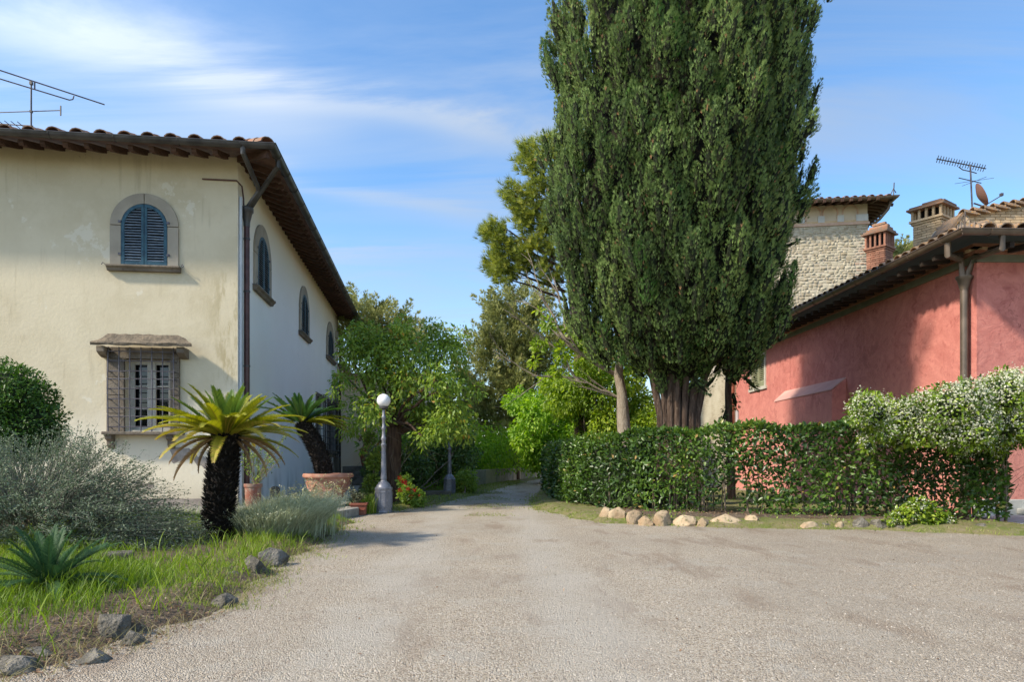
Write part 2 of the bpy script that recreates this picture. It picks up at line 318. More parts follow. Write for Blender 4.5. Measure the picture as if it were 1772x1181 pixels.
M['scale']=leafmat('cycad_leaf_base',[(0,(.008,.006,.005)),(.8,(.022,.017,.013)),(1,(.13,.115,.10))],.85,.0)
M['soil']=simple('dry_leafy_soil',(.10,.07,.045),(.155,.115,.08),3,.95,30,1.0,.04,c3=(.20,.155,.11))
M['core']=simple('shade_dark_twig_core',(.012,.011,.006),(.022,.018,.010),5,.95,14,1,.1)
M['core_g']=simple('shade_dark_cypress_core',(.016,.026,.009),(.034,.040,.016),9,.95,30,1,.1)
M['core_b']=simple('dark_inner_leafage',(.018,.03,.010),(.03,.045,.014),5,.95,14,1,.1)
# ---------------------------------------------------------------- ground, drive, beds
def gravel():
    m,nt,b=base('pale_gravel',.9,.2); g=N(nt,'ShaderNodeNewGeometry').outputs['Position']
    v=N(nt,'ShaderNodeTexVoronoi',i={'Scale':105,'Randomness':1}); L(nt,g,v.inputs[0])
    v2=N(nt,'ShaderNodeTexVoronoi',i={'Scale':24}); L(nt,g,v2.inputs[0])
    s=N(nt,'ShaderNodeSeparateColor'); L(nt,v.outputs['Color'],s.inputs[0])
    r=N(nt,'ShaderNodeValToRGB'); L(nt,s.outputs[0],r.inputs[0]); e=r.color_ramp.elements
    e[0].position=0; e[0].color=(.16,.125,.09,1); e[1].position=1; e[1].color=(.60,.545,.46,1)
    for p,c in ((.2,(.345,.28,.20,1)),(.5,(.47,.395,.295,1)),(.8,(.565,.485,.375,1))): q=e.new(p); q.color=c
    c=mixc(nt,mr(nt,nz(nt,.55,5),.35,.65,0,.45),r.outputs[0],(.35,.30,.235))
    c=mixc(nt,mr(nt,nz(nt,1.6,6,.65),.50,.68,0,.5),c,(.47,.43,.36))
    c=mixc(nt,mr(nt,nz(nt,1.1,6,.6,stretch=(1.6,.5,1)),.50,.68,0,.6),c,(.27,.20,.14))
    sp_=N(nt,'ShaderNodeSeparateXYZ'); L(nt,g,sp_.inputs[0]); xx=M_(nt,'ADD',sp_.outputs[0],M_(nt,'MULTIPLY',sp_.outputs[1],.035)); xx=M_(nt,'ADD',xx,M_(nt,'MULTIPLY',M_(nt,'SUBTRACT',nz(nt,.35,3),.5),1.2))
    for x0_ in (-.95,.75): # compacted paler wheel tracks
        q_=M_(nt,'ABSOLUTE',M_(nt,'SUBTRACT',xx,x0_)); c=mixc(nt,M_(nt,'MULTIPLY',mr(nt,q_,.55,.1),mr(nt,nz(nt,1.2,5),.3,.6,.15,.65)),c,(.50,.455,.38))
    e_=mr(nt,M_(nt,'ADD',M_(nt,'ABSOLUTE',xx),M_(nt,'MULTIPLY',nz(nt,.5,4),2.2)),3.2,5.8,0,.36); c=mixc(nt,e_,c,mixc(nt,.5,c,(.22,.165,.115)))
    c=mixc(nt,mr(nt,nz(nt,7,7,.7),.60,.74,0,.6),c,(.24,.185,.13))
    L(nt,c,b.inputs['Base Color'])
    h=M_(nt,'ADD',M_(nt,'MULTIPLY',v.outputs['Distance'],-1.0),M_(nt,'MULTIPLY',nz(nt,140,3),.5))
    h=M_(nt,'ADD',h,M_(nt,'MULTIPLY',v2.outputs['Distance'],-.6)); bump(nt,b,h,.9,.018); return m
M['gravel']=gravel()
def lawnmat():
    m,nt,b=base('mossy_turf',.95,.15)
    c=mixc(nt,mr(nt,nz(nt,1.3,6),.38,.62),(.135,.16,.04),(.20,.175,.08))
    c=mixc(nt,mr(nt,nz(nt,9,6),.45,.7),c,(.24,.20,.12)); L(nt,c,b.inputs['Base Color']); bump(nt,b,nz(nt,40,6),1,.03); return m
M['turf']=lawnmat()
def sheet(name,pts,z,mat,label=None):
    mb=MB(); mb.add([(x,y,z) for x,y in pts],[tuple(range(len(pts)))]); o=mb.build(name,mat,origin=(pts[0][0],pts[0][1],z)); o['kind']='structure'; return o
sheet('ground',[(-600,-200),(600,-200),(600,900),(-600,900)],-.06,M['turf'])
sheet('gravel_drive',[(-9,-6),(24,-6),(24,12),(14,16),(9.6,14),(9.6,40),(12,75),(-3,75),(-4.6,40),(-5,16),(-9,15)],0,M['gravel'])
def sdist(x,y,poly):
    p=np.array(poly,float); q=np.roll(p,-1,0); best=np.full(x.shape,1e9); ins=np.zeros(x.shape,bool)
    for (ax,ay),(bx,by) in zip(p,q):
        ex,ey=bx-ax,by-ay; t=np.clip(((x-ax)*ex+(y-ay)*ey)/(ex*ex+ey*ey),0,1)
        best=np.minimum(best,np.hypot(x-ax-t*ex,y-ay-t*ey))
        c=((ay>y)!=(by>y)); 
        with np.errstate(divide='ignore',invalid='ignore'): xi=(bx-ax)*(y-ay)/(by-ay if by!=ay else 1e-9)+ax
        ins^= c&(x<xi)
    return np.where(ins,best,-best)
def fn(x,y): return (np.sin(x*5.1+1.3*np.sin(y*3.7))+np.sin(y*6.3+1.7*np.sin(x*4.1+1)))*.5
def bedz(x,y,poly,h,s=.3):
    sd=sdist(x,y,poly)+.10*fn(x,y)+.05*fn(x*3.1,y*2.7); return np.clip(sd*s,-.05,h)+.018*fn(x*2+3,y*2)*np.clip(sd*3,0,1)
def bed(name,poly,h,mat,step=.14):
    a=np.array(poly); x0,y0=a.min(0)-.3; x1,y1=a.max(0)+.3
    nx=int((x1-x0)/step)+1; ny=int((y1-y0)/step)+1
    X_,Y_=np.meshgrid(np.linspace(x0,x1,nx),np.linspace(y0,y1,ny)); Z_=bedz(X_,Y_,poly,h)
    V=np.stack([X_,Y_,Z_],-1).reshape(-1,3); i=np.arange(nx*ny).reshape(ny,nx)
    Q=np.stack([i[:-1,:-1],i[:-1,1:],i[1:,1:],i[1:,:-1]],-1).reshape(-1,4)
    Q=Q[(Z_.ravel()[Q].max(1)>-.02)]
    me=npmesh(name,V,Q,None,mat); me.polygons.foreach_set('use_smooth',[True]*len(Q)); return link(name,me,kind='structure')
BEDL=[(-3.2,-3),(-3.0,2),(-2.80,3.8),(-2.55,4.4),(-2.42,5),(-2.38,6),(-2.62,8),(-2.75,10.3),(-3.0,13.0),(-3.4,13.6),(-6.2,13.9),(-16,15.6),(-18,-3)]
BEDV=[(-3.2,15.4),(-2.6,16),(-1.96,18.7),(-1.3,22.5),(-.75,27),(.45,35),(2.4,46),(5,60),(-14,60),(-9,30),(-6,15.8)]
BEDR=[(1.7,36),(1.15,28),(.72,22),(.5,19),(.55,16.5),(1.3,13.9),(1.8,12.9),(4,12.0),(6,11.7),(8,10.8),(10,10.2),(13,9.9),(13,11.2),(9.2,11.8),(8.8,12.4),(9.3,13.6),(8.9,17),(8.5,24),(7,34),(4,38)]
bed('planting_strip',[(2.0,15.2),(2.05,13.4),(3,12.9),(4.2,12.65),(7,12.35),(8.9,12.1),(9,13.2),(6.8,13.9),(4.6,14.6),(3.3,15.4),(2.6,17)],.13,M['soil']); bed('garden_bed',BEDL,.10,M['soil']); bed('verge',BEDV,.07,M['turf'],.2); bed('island_bed',BEDR,.10,M['turf'],.16)
# loose gravel stones lying on the drive in the foreground
def pebbles():
    n=18000; y=3.2+ (rng.random(n)**1.5)*8.5; x=(rng.random(n)*2-1)*(y*.78)
    k=(sdist(x,y,BEDL)<-.02)&(sdist(x,y,BEDR)<0)&(x>-3.6); x,y=x[k],y[k]; n=len(x)
    base_=np.array([(-1,-.8,0),(.9,-1,0),(1.1,.8,0),(-.8,1,0),(-.4,-.3,.9),(.5,.35,1.0)]); T=np.array([(0,1,4),(1,5,4),(1,2,5),(2,3,5),(3,4,5),(3,0,4)])
    s=rng.uniform(.0025,.0065,n)*(1+.0*y); a=rng.uniform(0,6.28,n); j=base_[None]*(1+rng.normal(0,.22,(n,6,3)))
    X_=j[:,:,0]*np.cos(a)[:,None]-j[:,:,1]*np.sin(a)[:,None]; Y_=j[:,:,0]*np.sin(a)[:,None]+j[:,:,1]*np.cos(a)[:,None]
    V=np.stack([x[:,None]+X_*s[:,None],y[:,None]+Y_*s[:,None],j[:,:,2]*s[:,None]*.9-.0005],-1)
    return npmesh('loose_gravel',V.reshape(-1,3),(T[None]+(np.arange(n)*6)[:,None,None]).reshape(-1,3),np.repeat(rng.random(n),6))
M['pebble']=leafmat('gravel_stone',[(0,(.14,.11,.08)),(.4,(.30,.255,.20)),(.85,(.42,.37,.30)),(1,(.56,.51,.43))],.85,0)
o=link('loose_gravel',pebbles(),M['pebble'],kind='stuff'); tag(o,'small loose gravel stones scattered over the drive surface','gravel')
# pavements
o=sheet('terrace_paving',[(8.85,12.05),(15,11.3),(15,14.38),(9.3,14.38)],.05,M['concrete'])
mb=MB(); pl=[(-16.5,14.3),(-6.6,13.55),(-4.5,12.9),(-3.55,13.1),(-3.25,14.6),(-3.9,16.6),(-8.5,40),(-9,40),(-6.08,15.5),(-16.5,14.4)]
mb.add([(x,y,-.02) for x,y in pl]+[(x,y,.15) for x,y in pl],[tuple(range(10,20))]+[(i,(i+1)%10,10+(i+1)%10,10+i) for i in range(10)])
tag(mb.build('stone_pavement',M['paving'],bevel=.02),kind='structure')
mb=MB()
for a,b in zip(pl[1:6],pl[2:7]):
    a=Vector((a[0],a[1],0)); b=Vector((b[0],b[1],0)); d=(b-a); n=max(1,round(d.length/.9)); t=d.normalized(); q=Vector((t.y,-t.x,0))
    for k in range(n):
        p0=a+d*(k/n)+t*.01; p1=a+d*((k+1)/n)-t*.01; kb=MB()
        kb.hexa([p0+q*.03,p1+q*.03,p1-q*.22,p0-q*.22]+[v+Vector((0,0,.175)) for v in (p0+q*.03,p1+q*.03,p1-q*.22,p0-q*.22)])
        kb.build('kerb_stone',M['paving'],bpy.data.objects['stone_pavement'],bevel=.02)
# ---------------------------------------------------------------- frames for walls
class Fr:
    def __init__(s,c,u,n): s.c=Vector((c[0],c[1],0)); s.u=Vector((u[0],u[1],0)).normalized(); s.n=Vector((n[0],n[1],0)).normalized()
    def p(s,a,o,z): return s.c+s.u*a+s.n*o+Vector((0,0,z))
    def s_at(s,px,o=0):   # distance along the wall of a photo column
        q=(px-CX)/F; c=s.c+s.n*o; return (q*c.y-c.x)/(s.u.x-q*s.u.y)
    def z_at(s,px,py,o=0): return CH+(HZ-py)/F*s.p(s.s_at(px,o),o,0).y
    def box(s,mb,a0,a1,o0,o1,z0,z1):
        return mb.hexa([s.p(a0,o0,z0),s.p(a1,o0,z0),s.p(a1,o1,z0),s.p(a0,o1,z0),s.p(a0,o0,z1),s.p(a1,o0,z1),s.p(a1,o1,z1),s.p(a0,o1,z1)])
    def mat(s,a,o,z):
        m=Matrix.Identity(4)
        for i,c in enumerate((s.u,s.n,Vector((0,0,1)))):
            for j in range(3): m[j][i]=c[j]
        m.translation=s.p(a,o,z); return m
def wallmesh(fr,a0,a1,z0,z1,holes=(),depth=.35,o=0):
    mb=MB(); xs=sorted({a0,a1}|{h[0] for h in holes}|{h[1] for h in holes}); zs=sorted({z0,z1}|{h[2] for h in holes}|{h[3] for h in holes})
    for i in range(len(xs)-1):
        for j in range(len(zs)-1):
            cxm=(xs[i]+xs[i+1])/2; czm=(zs[j]+zs[j+1])/2
            if any(h[0]<cxm<h[1] and h[2]<czm<h[3] for h in holes): continue
            mb.add([fr.p(xs[i],o,zs[j]),fr.p(xs[i+1],o,zs[j]),fr.p(xs[i+1],o,zs[j+1]),fr.p(xs[i],o,zs[j+1])],[(0,1,2,3)])
    for h in holes:
        q=[(h[0],h[2]),(h[1],h[2]),(h[1],h[3]),(h[0],h[3])]
        for k in range(4):
            A=q[k];B=q[(k+1)%4]; mb.add([fr.p(A[0],o,A[1]),fr.p(B[0],o,B[1]),fr.p(B[0],o-depth,B[1]),fr.p(A[0],o-depth,A[1])],[(0,1,2,3)])
    return mb
def inst(name,me,parent,Mw,mat=None,label=None): return link(name,me,mat,parent,Mw,None,label)
# shared pieces -----------------------------------------------------
def tile_mesh(w=.30,l=.42,up=True):   # half round tile, local x across, y along (outward), open ends with thickness
    mb=MB(); n=7; vs=[]
    for y,s in ((0,1.0),(l,.82)):
        for r in (1,.84):
            for i in range(n):
                a=math.pi*i/(n-1); vs.append((math.cos(a)*w/2*s*r,y,math.sin(a)*w*.40*s*r))
    fs=[]
    for i in range(n-1): fs+=[(i,i+1,2*n+i+1,2*n+i),(n+i+1,n+i,3*n+i,3*n+i+1),(i+1,i,n+i,n+i+1),(2*n+i,2*n+i+1,3*n+i+1,3*n+i)]
    mb.add(vs,fs); me=mb.mesh('roof_tile'); return me
TILE=tile_mesh(); TILE.materials.append(M['tile']); TILE_L=tile_mesh(); TILE_L.materials.append(M['tile_lichen'])
def pan_mesh(w=.34,l=.42):
    mb=MB(); mb.add([(-w/2,0,0),(w/2,0,0),(w/2,l,0),(-w/2,l,0),(-w/2,0,.02),(w/2,0,.02),(w/2,l,.02),(-w/2,l,.02)],[(3,2,1,0),(4,5,6,7),(0,1,5,4),(1,2,6,5),(2,3,7,6),(3,0,4,7)]); return mb.mesh('roof_tile')
PAN=pan_mesh(); PAN.materials.append(M['tile'])
def tiles(fr,a0,a1,o_edge,z_edge,step,rows,slope,parent,me,pan=True):
    n=int((a1-a0)/step)
    for i in range(n):
        a=a0+(i+.5)*(a1-a0)/n
        for r in range(rows):
            o=o_edge-r*.34; z=z_edge+r*.34*slope+.012*random.random()
            R=fr.mat(a+random.uniform(-.015,.015),o,z)@Matrix.Rotation(-math.atan(slope),4,'X')@Matrix.Rotation(random.uniform(-.05,.05),4,'Z')@Matrix.Rotation(math.pi,4,'Z')
            inst('roof_tile',me,parent,R)
            if pan and r==0: inst('roof_tile',PAN,parent,fr.mat(a+step/2,o-.01,z-.03)@Matrix.Rotation(-math.atan(slope),4,'X')@Matrix.Rotation(math.pi,4,'Z'))
def gutter(fr,a0,a1,o,z,r,mat,parent,hooks=None,name='gutter',ea=0,eb=0):
    mb=MB(); n=9; vs=[]
    for a,e in ((a0,ea),(a1,eb)):
        for rr in (r,r*.86):
            for i in range(n):
                w=math.pi+math.pi*i/(n-1); oo=math.cos(w)*rr; vs.append(fr.p(a+e*(oo),o+oo,z+math.sin(w)*rr))
    for i in range(n-1): mb.f+=[(i,i+1,2*n+i+1,2*n+i),(n+i,n+i+1,3*n+i+1,3*n+i)]
    mb.v=[tuple(q) for q in vs]; mb.f+=[(0,n,3*n,2*n),(n-1,2*n-1,4*n-1,3*n-1),tuple(list(range(0,n))+list(range(2*n-1,n-1,-1))),tuple(list(range(2*n,3*n))+list(range(4*n-1,3*n-1,-1)))]
    # rolled outer lip
    mb.tube([fr.p(a0+ea*r,o+r,z),fr.p(a1+eb*r,o+r,z)],.012,6)
    g=mb.build(name,mat,parent,smooth=True)
    if hooks:
        k=MB(); pts=[fr.p(0,math.cos(math.pi+math.pi*i/8)*(r+.008),math.sin(math.pi+math.pi*i/8)*(r+.008))-fr.c for i in range(9)]
        k.tube([Vector(q) for q in pts],.009,5); hm=k.mesh('gutter_bracket'); hm.materials.append(mat)
        a=a0+hooks*.5
        while a<a1: inst('gutter_bracket',hm,g,Matrix.Translation(fr.p(a,o,z))); a+=hooks
    return g
def arch_pts(w,h,n=14):  # outline from bottom-left up over to bottom-right, local (x,z); h total height
    r=w/2; pts=[(-r,0),(-r,h-r)]
    for i in range(1,n): a=math.pi-math.pi*i/n; pts.append((r*math.cos(a),h-r+r*math.sin(a)))
    pts+=[(r,h-r),(r,0)]; return pts
def arched_window(fr,ac,zb,w_out,h_out,w_in,h_in,villa,label,nslat=20,ratio=1):
    """stone surround in separate blocks, sill, two louvred leaves with single slats"""
    win=MB(); pi=arch_pts(w_in,h_in); 
    win.prism([fr.p(ac+x,-.0,zb+z) for x,z in pi],fr.n*.012)
    W_=win.build('window',M['black'],villa,label=label)
    po=arch_pts(w_out,h_out,14)
    # jambs and two arch stones
    th=.05; sil=0.0
    ri,ro=w_in/2,w_out/2; zi=h_in-ri; zo=h_out-ro
    for s in (-1,1):
        mb=MB(); fr.box(mb,ac+s*ri,ac+s*ro,0,th,zb,zb+zi-.012) ; mb.build('jamb_stone',M['stone2'],W_,bevel=.006)
        mb=MB(); k=10; vs=[]
        for i in range(k+1):
            t=math.pi/2*i/k*.985+.01
            for rr,zc in ((ri,zi),(ro,zo)):
                for oo in (0.0,th): vs.append(fr.p(ac+s*rr*math.cos(t),oo,zb+max(zc,zi+.0)+ (rr*math.sin(t))))
        fs=[]
        for i in range(k):
            b=i*4; fs+=[(b+1,b+3,b+7,b+5),(b+2,b+0,b+4,b+6),(b,b+1,b+5,b+4),(b+3,b+2,b+6,b+7)]
        fs+=[(0,2,3,1),(4*k,4*k+1,4*k+3,4*k+2)]
        mb.add(vs,fs); mb.build('arch_stone',M['stone2'],W_)
    mb=MB(); 
    mb.prism([fr.p(ac-ro-.05,0,zb-.005),fr.p(ac-ro-.05,.15,zb-.005),fr.p(ac-ro-.05,.15,zb-.04),fr.p(ac-ro-.05,.10,zb-.08),fr.p(ac-ro-.05,.08,zb-.13),fr.p(ac-ro-.05,0,zb-.13)],fr.u*(2*ro+.1))
    mb.build('window_sill',M['stone'],W_,bevel=.006)
    # shutter leaves
    for s in (-1,1):
        fw=.075; o0,o1=.018,.055
        lf=thing_part('shutter',villa,fr.p(ac+s*ri/2,o0,zb))
        mb=MB()
        fr.box(mb,ac+s*.006,ac+s*(fw*.8),o0,o1,zb+.01,zb+h_in-.012)
        fr.box(mb,ac+s*(ri-fw),ac+s*(ri-.008),o0,o1,zb+.01,zb+zi)
        fr.box(mb,ac+s*(fw*.8),ac+s*(ri-fw),o0,o1-.002,zb+.01,zb+.01+fw*1.1)
        k=8; vs=[]
        for i in range(k+1):
            t=math.pi/2*i/k*.93
            for rr in (ri-.008,ri-fw):
                for oo in (o0,o1-.001): vs.append(fr.p(ac+s*rr*math.cos(t),oo,zb+zi+rr*math.sin(t)))
        fs=[]
        for i in range(k):
            b=i*4; fs+=[(b+1,b+3,b+7,b+5),(b+2,b+0,b+4,b+6),(b,b+1,b+5,b+4),(b+3,b+2,b+6,b+7)]
        fs+=[(0,2,3,1),(4*k,4*k+1,4*k+3,4*k+2)]; mb.add(vs,fs)
        mb.build('stile',M['blue'],lf)
        z0=zb+.01+fw*1.1; step=(h_in-fw-z0+zb)/nslat
        for i in range(nslat):
            z=z0+step*(i+.5); zr=z-zb-zi; wmax=ri-fw
            if zr>0:
                if zr>=ri-fw-.01: continue
                wmax=math.sqrt((ri-fw)**2-zr**2)
            if wmax-fw*.8<.04: continue
            a_=ac+s*fw*.8; b_=ac+s*(wmax+.01); tilt=random.uniform(-.006,.006)*(4 if random.random()<.06 else 1)
            mb=MB(); mb.hexa([fr.p(a_,o1-.004,z-step*.40),fr.p(b_,o1-.004,z-step*.40+tilt),fr.p(b_,o0,z+step*.10+tilt),fr.p(a_,o0,z+step*.10),
                              fr.p(a_,o1-.001,z-step*.25),fr.p(b_,o1-.001,z-step*.25+tilt),fr.p(b_,o0+.003,z+step*.25+tilt),fr.p(a_,o0+.003,z+step*.25)])
            mb.build('slat',M['slat'],lf)
        for zz_ in (.16,.68):
            mb=MB(); fr.box(mb,ac+s*(ri-.01),ac+s*(ri+.05),o1-.01,o1+.015,zb+h_in*zz_,zb+h_in*zz_+.05); mb.build('hinge',M['iron'],lf)
        mb=MB(); c=fr.p(ac+s*(ro+.08),0,zb-.0); mb.tube([c,c+fr.n*.10,c+fr.n*.12+fr.u*.03*s+Vector((0,0,.03)),c+fr.n*.12+fr.u*.06*s-Vector((0,0,.02))],.009,5); mb.build('shutter_hook',M['iron'],W_)
def thing_part(name,parent,loc): return link(name,None,None,parent,Matrix.Translation(Vector(loc)))
# ================================================================= VILLA
C1=(-6.13,15.5); FF=Fr(C1,(-.9928,-.1201),(.1201,-.9928)); FS=Fr(C1,(-.1201,.9928),(.9928,.1201))
villa=thing('villa','two storey villa with pale yellow front, white side wall and deep tiled eaves','house',(C1[0],C1[1],0))
WT=7.95
hw0,hw1=FF.s_at(296),FF.s_at(217); hz0,hz1=FF.z_at(250,745),FF.z_at(250,622)
wallmesh(FF,0,11.5,-.05,WT,[(hw0,hw1,hz0,hz1)],.32).build('front_wall',M['yellow'],villa)
# side wall with two tall openings
SL=FS.s_at(585)
g1=(FS.s_at(547),FS.s_at(562)); g2=(FS.s_at(566),FS.s_at(582)); gz0=FS.z_at(555,780); gz1=FS.z_at(555,690)
sw=FS.s_at(596),FS.s_at(605); SE=FS.s_at(614)
wallmesh(FS,0,SL,-.05,WT,[(g1[0],g1[1],gz0,gz1),(g2[0],g2[1],gz0,gz1)],.25).build('side_wall',M['white'],villa)
wallmesh(FS,SL,SE,-.05,5.6,[(sw[0],sw[1],FS.z_at(600,786),FS.z_at(600,755))],.25).build('side_wall',M['white'],villa,label='lower far stretch of the white side wall')
mb=MB(); FS.box(mb,SL,SE+.3,-5,.25,5.602,5.75); mb.build('low_roof',M['tile'],villa)
mb=MB(); FS.box(mb,SL-.02,SL,-11,-.01,5,WT); FF.box(mb,11.45,11.5,-17,-.01,0,WT); FS.box(mb,SE-.05,SE,-6,-.01,0,5.6); mb.build('rear_wall',M['white'],villa,kind='stuff')
# eaves --------------------------------------------------
E=.85; SLP=.30; ZG=7.80
def eave(fr,a0,a1,step,flip):
    n=int((a1-a0)/step)
    mb=MB()
    prof=[(-.1,.0),(E-.10,-(E+.0)*SLP),(E-.02,-(E+.0)*SLP+.06),(E-.02,-(E)*SLP+.135),(-.1,.135+.03)]
    prof=[(o,z+.22) for o,z in prof]
    # end carved like a shallow S
    pr=[(-.1,.03+.1*SLP),(E-.24,-(E-.24)*SLP),(E-.17,-(E-.24)*SLP+.03),(E-.10,-(E-.10)*SLP+.015),(E-.05,-(E-.05)*SLP+.07),(E-.05,-(E-.05)*SLP+.14),(-.1,.15+.1*SLP)]
    me_=MB(); me_.add([(-.05,o,z) for o,z in pr]+[(.05,o,z) for o,z in pr],[tuple(range(len(pr))),tuple(range(2*len(pr)-1,len(pr)-1,-1))]+[(i,len(pr)+i,len(pr)+(i+1)%len(pr),(i+1)%len(pr)) for i in range(len(pr))])
    me=me_.mesh('rafter'); me.materials.append(M['rafter'])
    for i in range(n+1):
        a=a0+(a1-a0)*i/n; inst('rafter',me,villa,fr.mat(a,0,ZG+E*SLP-.19)@Matrix.Rotation(random.uniform(-.015,.015),4,'Z'))
eave(FF,.25,11.3,.41,0); eave(FS,.25,SL+.5,.41,1)
# hip rafter at the corner
mb=MB(); d=(FF.n+FS.n); a=FF.p(0,0,0); 
mb.hexa([a-FF.u*.06+Vector((0,0,ZG+.02)),a-FS.u*.06+Vector((0,0,ZG+.02)),a+d*.80-FS.u*.06+Vector((0,0,ZG-.18)),a+d*.80-FF.u*.06+Vector((0,0,ZG-.18)),
         a-FF.u*.06+Vector((0,0,ZG+.17)),a-FS.u*.06+Vector((0,0,ZG+.17)),a+d*.80-FS.u*.06+Vector((0,0,ZG+.0)),a+d*.80-FF.u*.06+Vector((0,0,ZG+.0))])
mb.build('hip_rafter',M['rafter'],villa)
# roof planes: soffit sheet below, tile bed above
ro=FF.p(-E,E,ZG+.0); 
def rp(fa,oa,z): return z
cor=FF.p(0,0,0)+FF.n*E+FS.n*E
fl=FF.p(11.5,E,0); sb=FS.p(SL+.75,E,0)
apex=FF.p(5.2,-5.2,0); back=FS.p(SL+.75,-4.4,0); lft=FF.p(11.5,-5.2,0)
def zset(v,z): return Vector((v.x,v.y,z))
zr=ZG+.03+(E+5.2)*SLP
mb=MB()
mb.add([zset(cor,ZG+.02),zset(fl,ZG+.02),zset(lft,zr),zset(apex,zr)],[(0,1,2,3)]); mb.add([zset(cor,ZG+.02),zset(sb,ZG+.02),zset(back,zr),zset(apex,zr)],[(3,2,1,0)])
mb.build('soffit',M['soffit'],villa)
mb=MB()
mb.add([zset(cor,ZG+.07),zset(fl,ZG+.07),zset(lft,zr+.05),zset(apex,zr+.05)],[(0,1,2,3)]); mb.add([zset(cor,ZG+.07),zset(sb,ZG+.07),zset(back,zr+.05),zset(apex,zr+.05)],[(3,2,1,0)])
roof=mb.build('roof',M['tile'],villa)
tiles(FF,-E+.35,11.5,E+.02,ZG+.10,.46,2,SLP,roof,TILE)
tiles(FS,-E+.35,SL+.7,E+.02,ZG+.10,.46,1,SLP,roof,TILE)
for k in range(6):   # hip tiles
    p=cor+(apex-cor).normalized()*(.30*k+.02); p=zset(p,ZG+.13+.30*k*SLP/1.41)
    dd=(apex-cor).normalized(); an=math.atan2(dd.y,dd.x)-math.pi/2
    inst('roof_tile',TILE,roof,Matrix.Translation(p)@Matrix.Rotation(an,4,'Z')@Matrix.Rotation(math.atan(.21),4,'X')@Matrix.Scale(1.15,4))
gutter(FF,-E-.09,11.5,E+.09,ZG+.06,.095,M['gutter'],villa,1.25,ea=-1); gutter(FS,-E-.09,SL+.8,E+.09,ZG+.06,.095,M['gutter'],villa,.95,ea=-1)
# downspouts at the corner
mb=MB(); a=.30; 
mb.tube([FS.p(a,.12,.15),FS.p(a,.12,2),FS.p(a,.12,6.55)],.065,10); dp=mb.build('downspout',M['pipe'],villa,smooth=True)
mb=MB(); mb.lathe(FS.p(a,.12,6.5),[(.07,0),(.075,.1),(.12,.3),(.15,.34),(.15,.42),(.10,.46)],12); mb.build('rain_hopper',M['gutter'],dp,smooth=True)
mb=MB(); 
pa=FF.p(-.35,E+.09,ZG-.01); mb.tube([pa,pa-Vector((0,0,.12)),FS.p(a-.25,.45,7.25),FS.p(a-.04,.13,6.9)],.055,8); mb.build('inlet_pipe',M['gutter'],dp,smooth=True)
mb=MB(); pa=FS.p(-.35,E+.09,ZG-.01); mb.tube([pa,pa-Vector((0,0,.14)),FS.p(.1,.45,7.2),FS.p(a+.04,.16,6.9)],.055,8); mb.build('inlet_pipe',M['gutter'],dp,smooth=True)
for z in (1.6,3.3,5.0,6.2): mb=MB(); mb.lathe(FS.p(a,.12,z),[(.075,0),(.075,.04)],10); mb.build('pipe_clip',M['gutter'],dp)
mb=MB(); mb.tube([FS.p(.09,.04,.15),FS.p(.09,.04,7.1)],.035,8); mb.build('conduit',M['pipe_grey'],villa,smooth=True)
mb=MB(); mb.tube([FF.p(.75,.03,7.42),FF.p(.02,.03,7.42),FS.p(.12,.06,7.35),FS.p(.22,.07,7.1),FS.p(.24,.07,6.7)],.018,6); mb.build('cable',M['pipe'],villa)
# far downspout and overflow pipe
mb=MB(); a=SL-.15; mb.tube([FS.p(a,.12,2.0),FS.p(a,.12,2.3),FS.p(a,.12,6.9),FS.p(a+.25,.3,7.25),FS.p(a+.6,E,7.55),FS.p(a+.6,E+.05,ZG-.02)],.065,8); mb.tube([FS.p(a,.12,2.05),FS.p(a+.12,.1,1.85),FS.p(a+.14,.1,.2)],.035,6); mb.build('downspout',M['pipe'],villa,smooth=True)
mb=MB(); FS.box(mb,SL-1.1,SL-.75,.0,.12,6.75,7.05); mb.build('vent_box',M['wood_pale'],villa)
mb=MB(); FS.box(mb,SE-.02,SE+.22,.02,.26,.2,5.6); mb.build('corner_pillar',M['steps'],villa)
# arched windows
s0=FF.s_at(251); zb=FF.z_at(250,461); sc=FF.p(s0,0,0).y/F
arched_window(FF,s0,zb,112*sc,124*sc,76*sc,107*sc,villa,'arched window with closed faded blue shutters on the yellow front')
def side_win(pl,pr,yb_l,yt_l,sl,sr,yt_s,label):
    a0,a1=FS.s_at(pl),FS.s_at(pr); b0,b1=FS.s_at(sl),FS.s_at(sr); ac=(a0+a1)/2; d=FS.p(ac,0,0).y
    xm=(pl+pr)/2; zb=CH+(HZ-yb_l)/F*d; arched_window(FS,ac,zb,(a1-a0),CH+(HZ-yt_l)/F*d-zb,(b1-b0)*.98,CH+(HZ-yt_s)/F*d-zb,villa,label,22)
side_win(438,467,508,400,443,463,412,'nearest of the three arched shuttered windows on the white side')
side_win(517,533.5,581,502,520,531.5,511,'middle one of the three arched shuttered windows on the white side')
side_win(564,577,622,566,566,575,573,'farthest of the three arched shuttered windows on the white side')
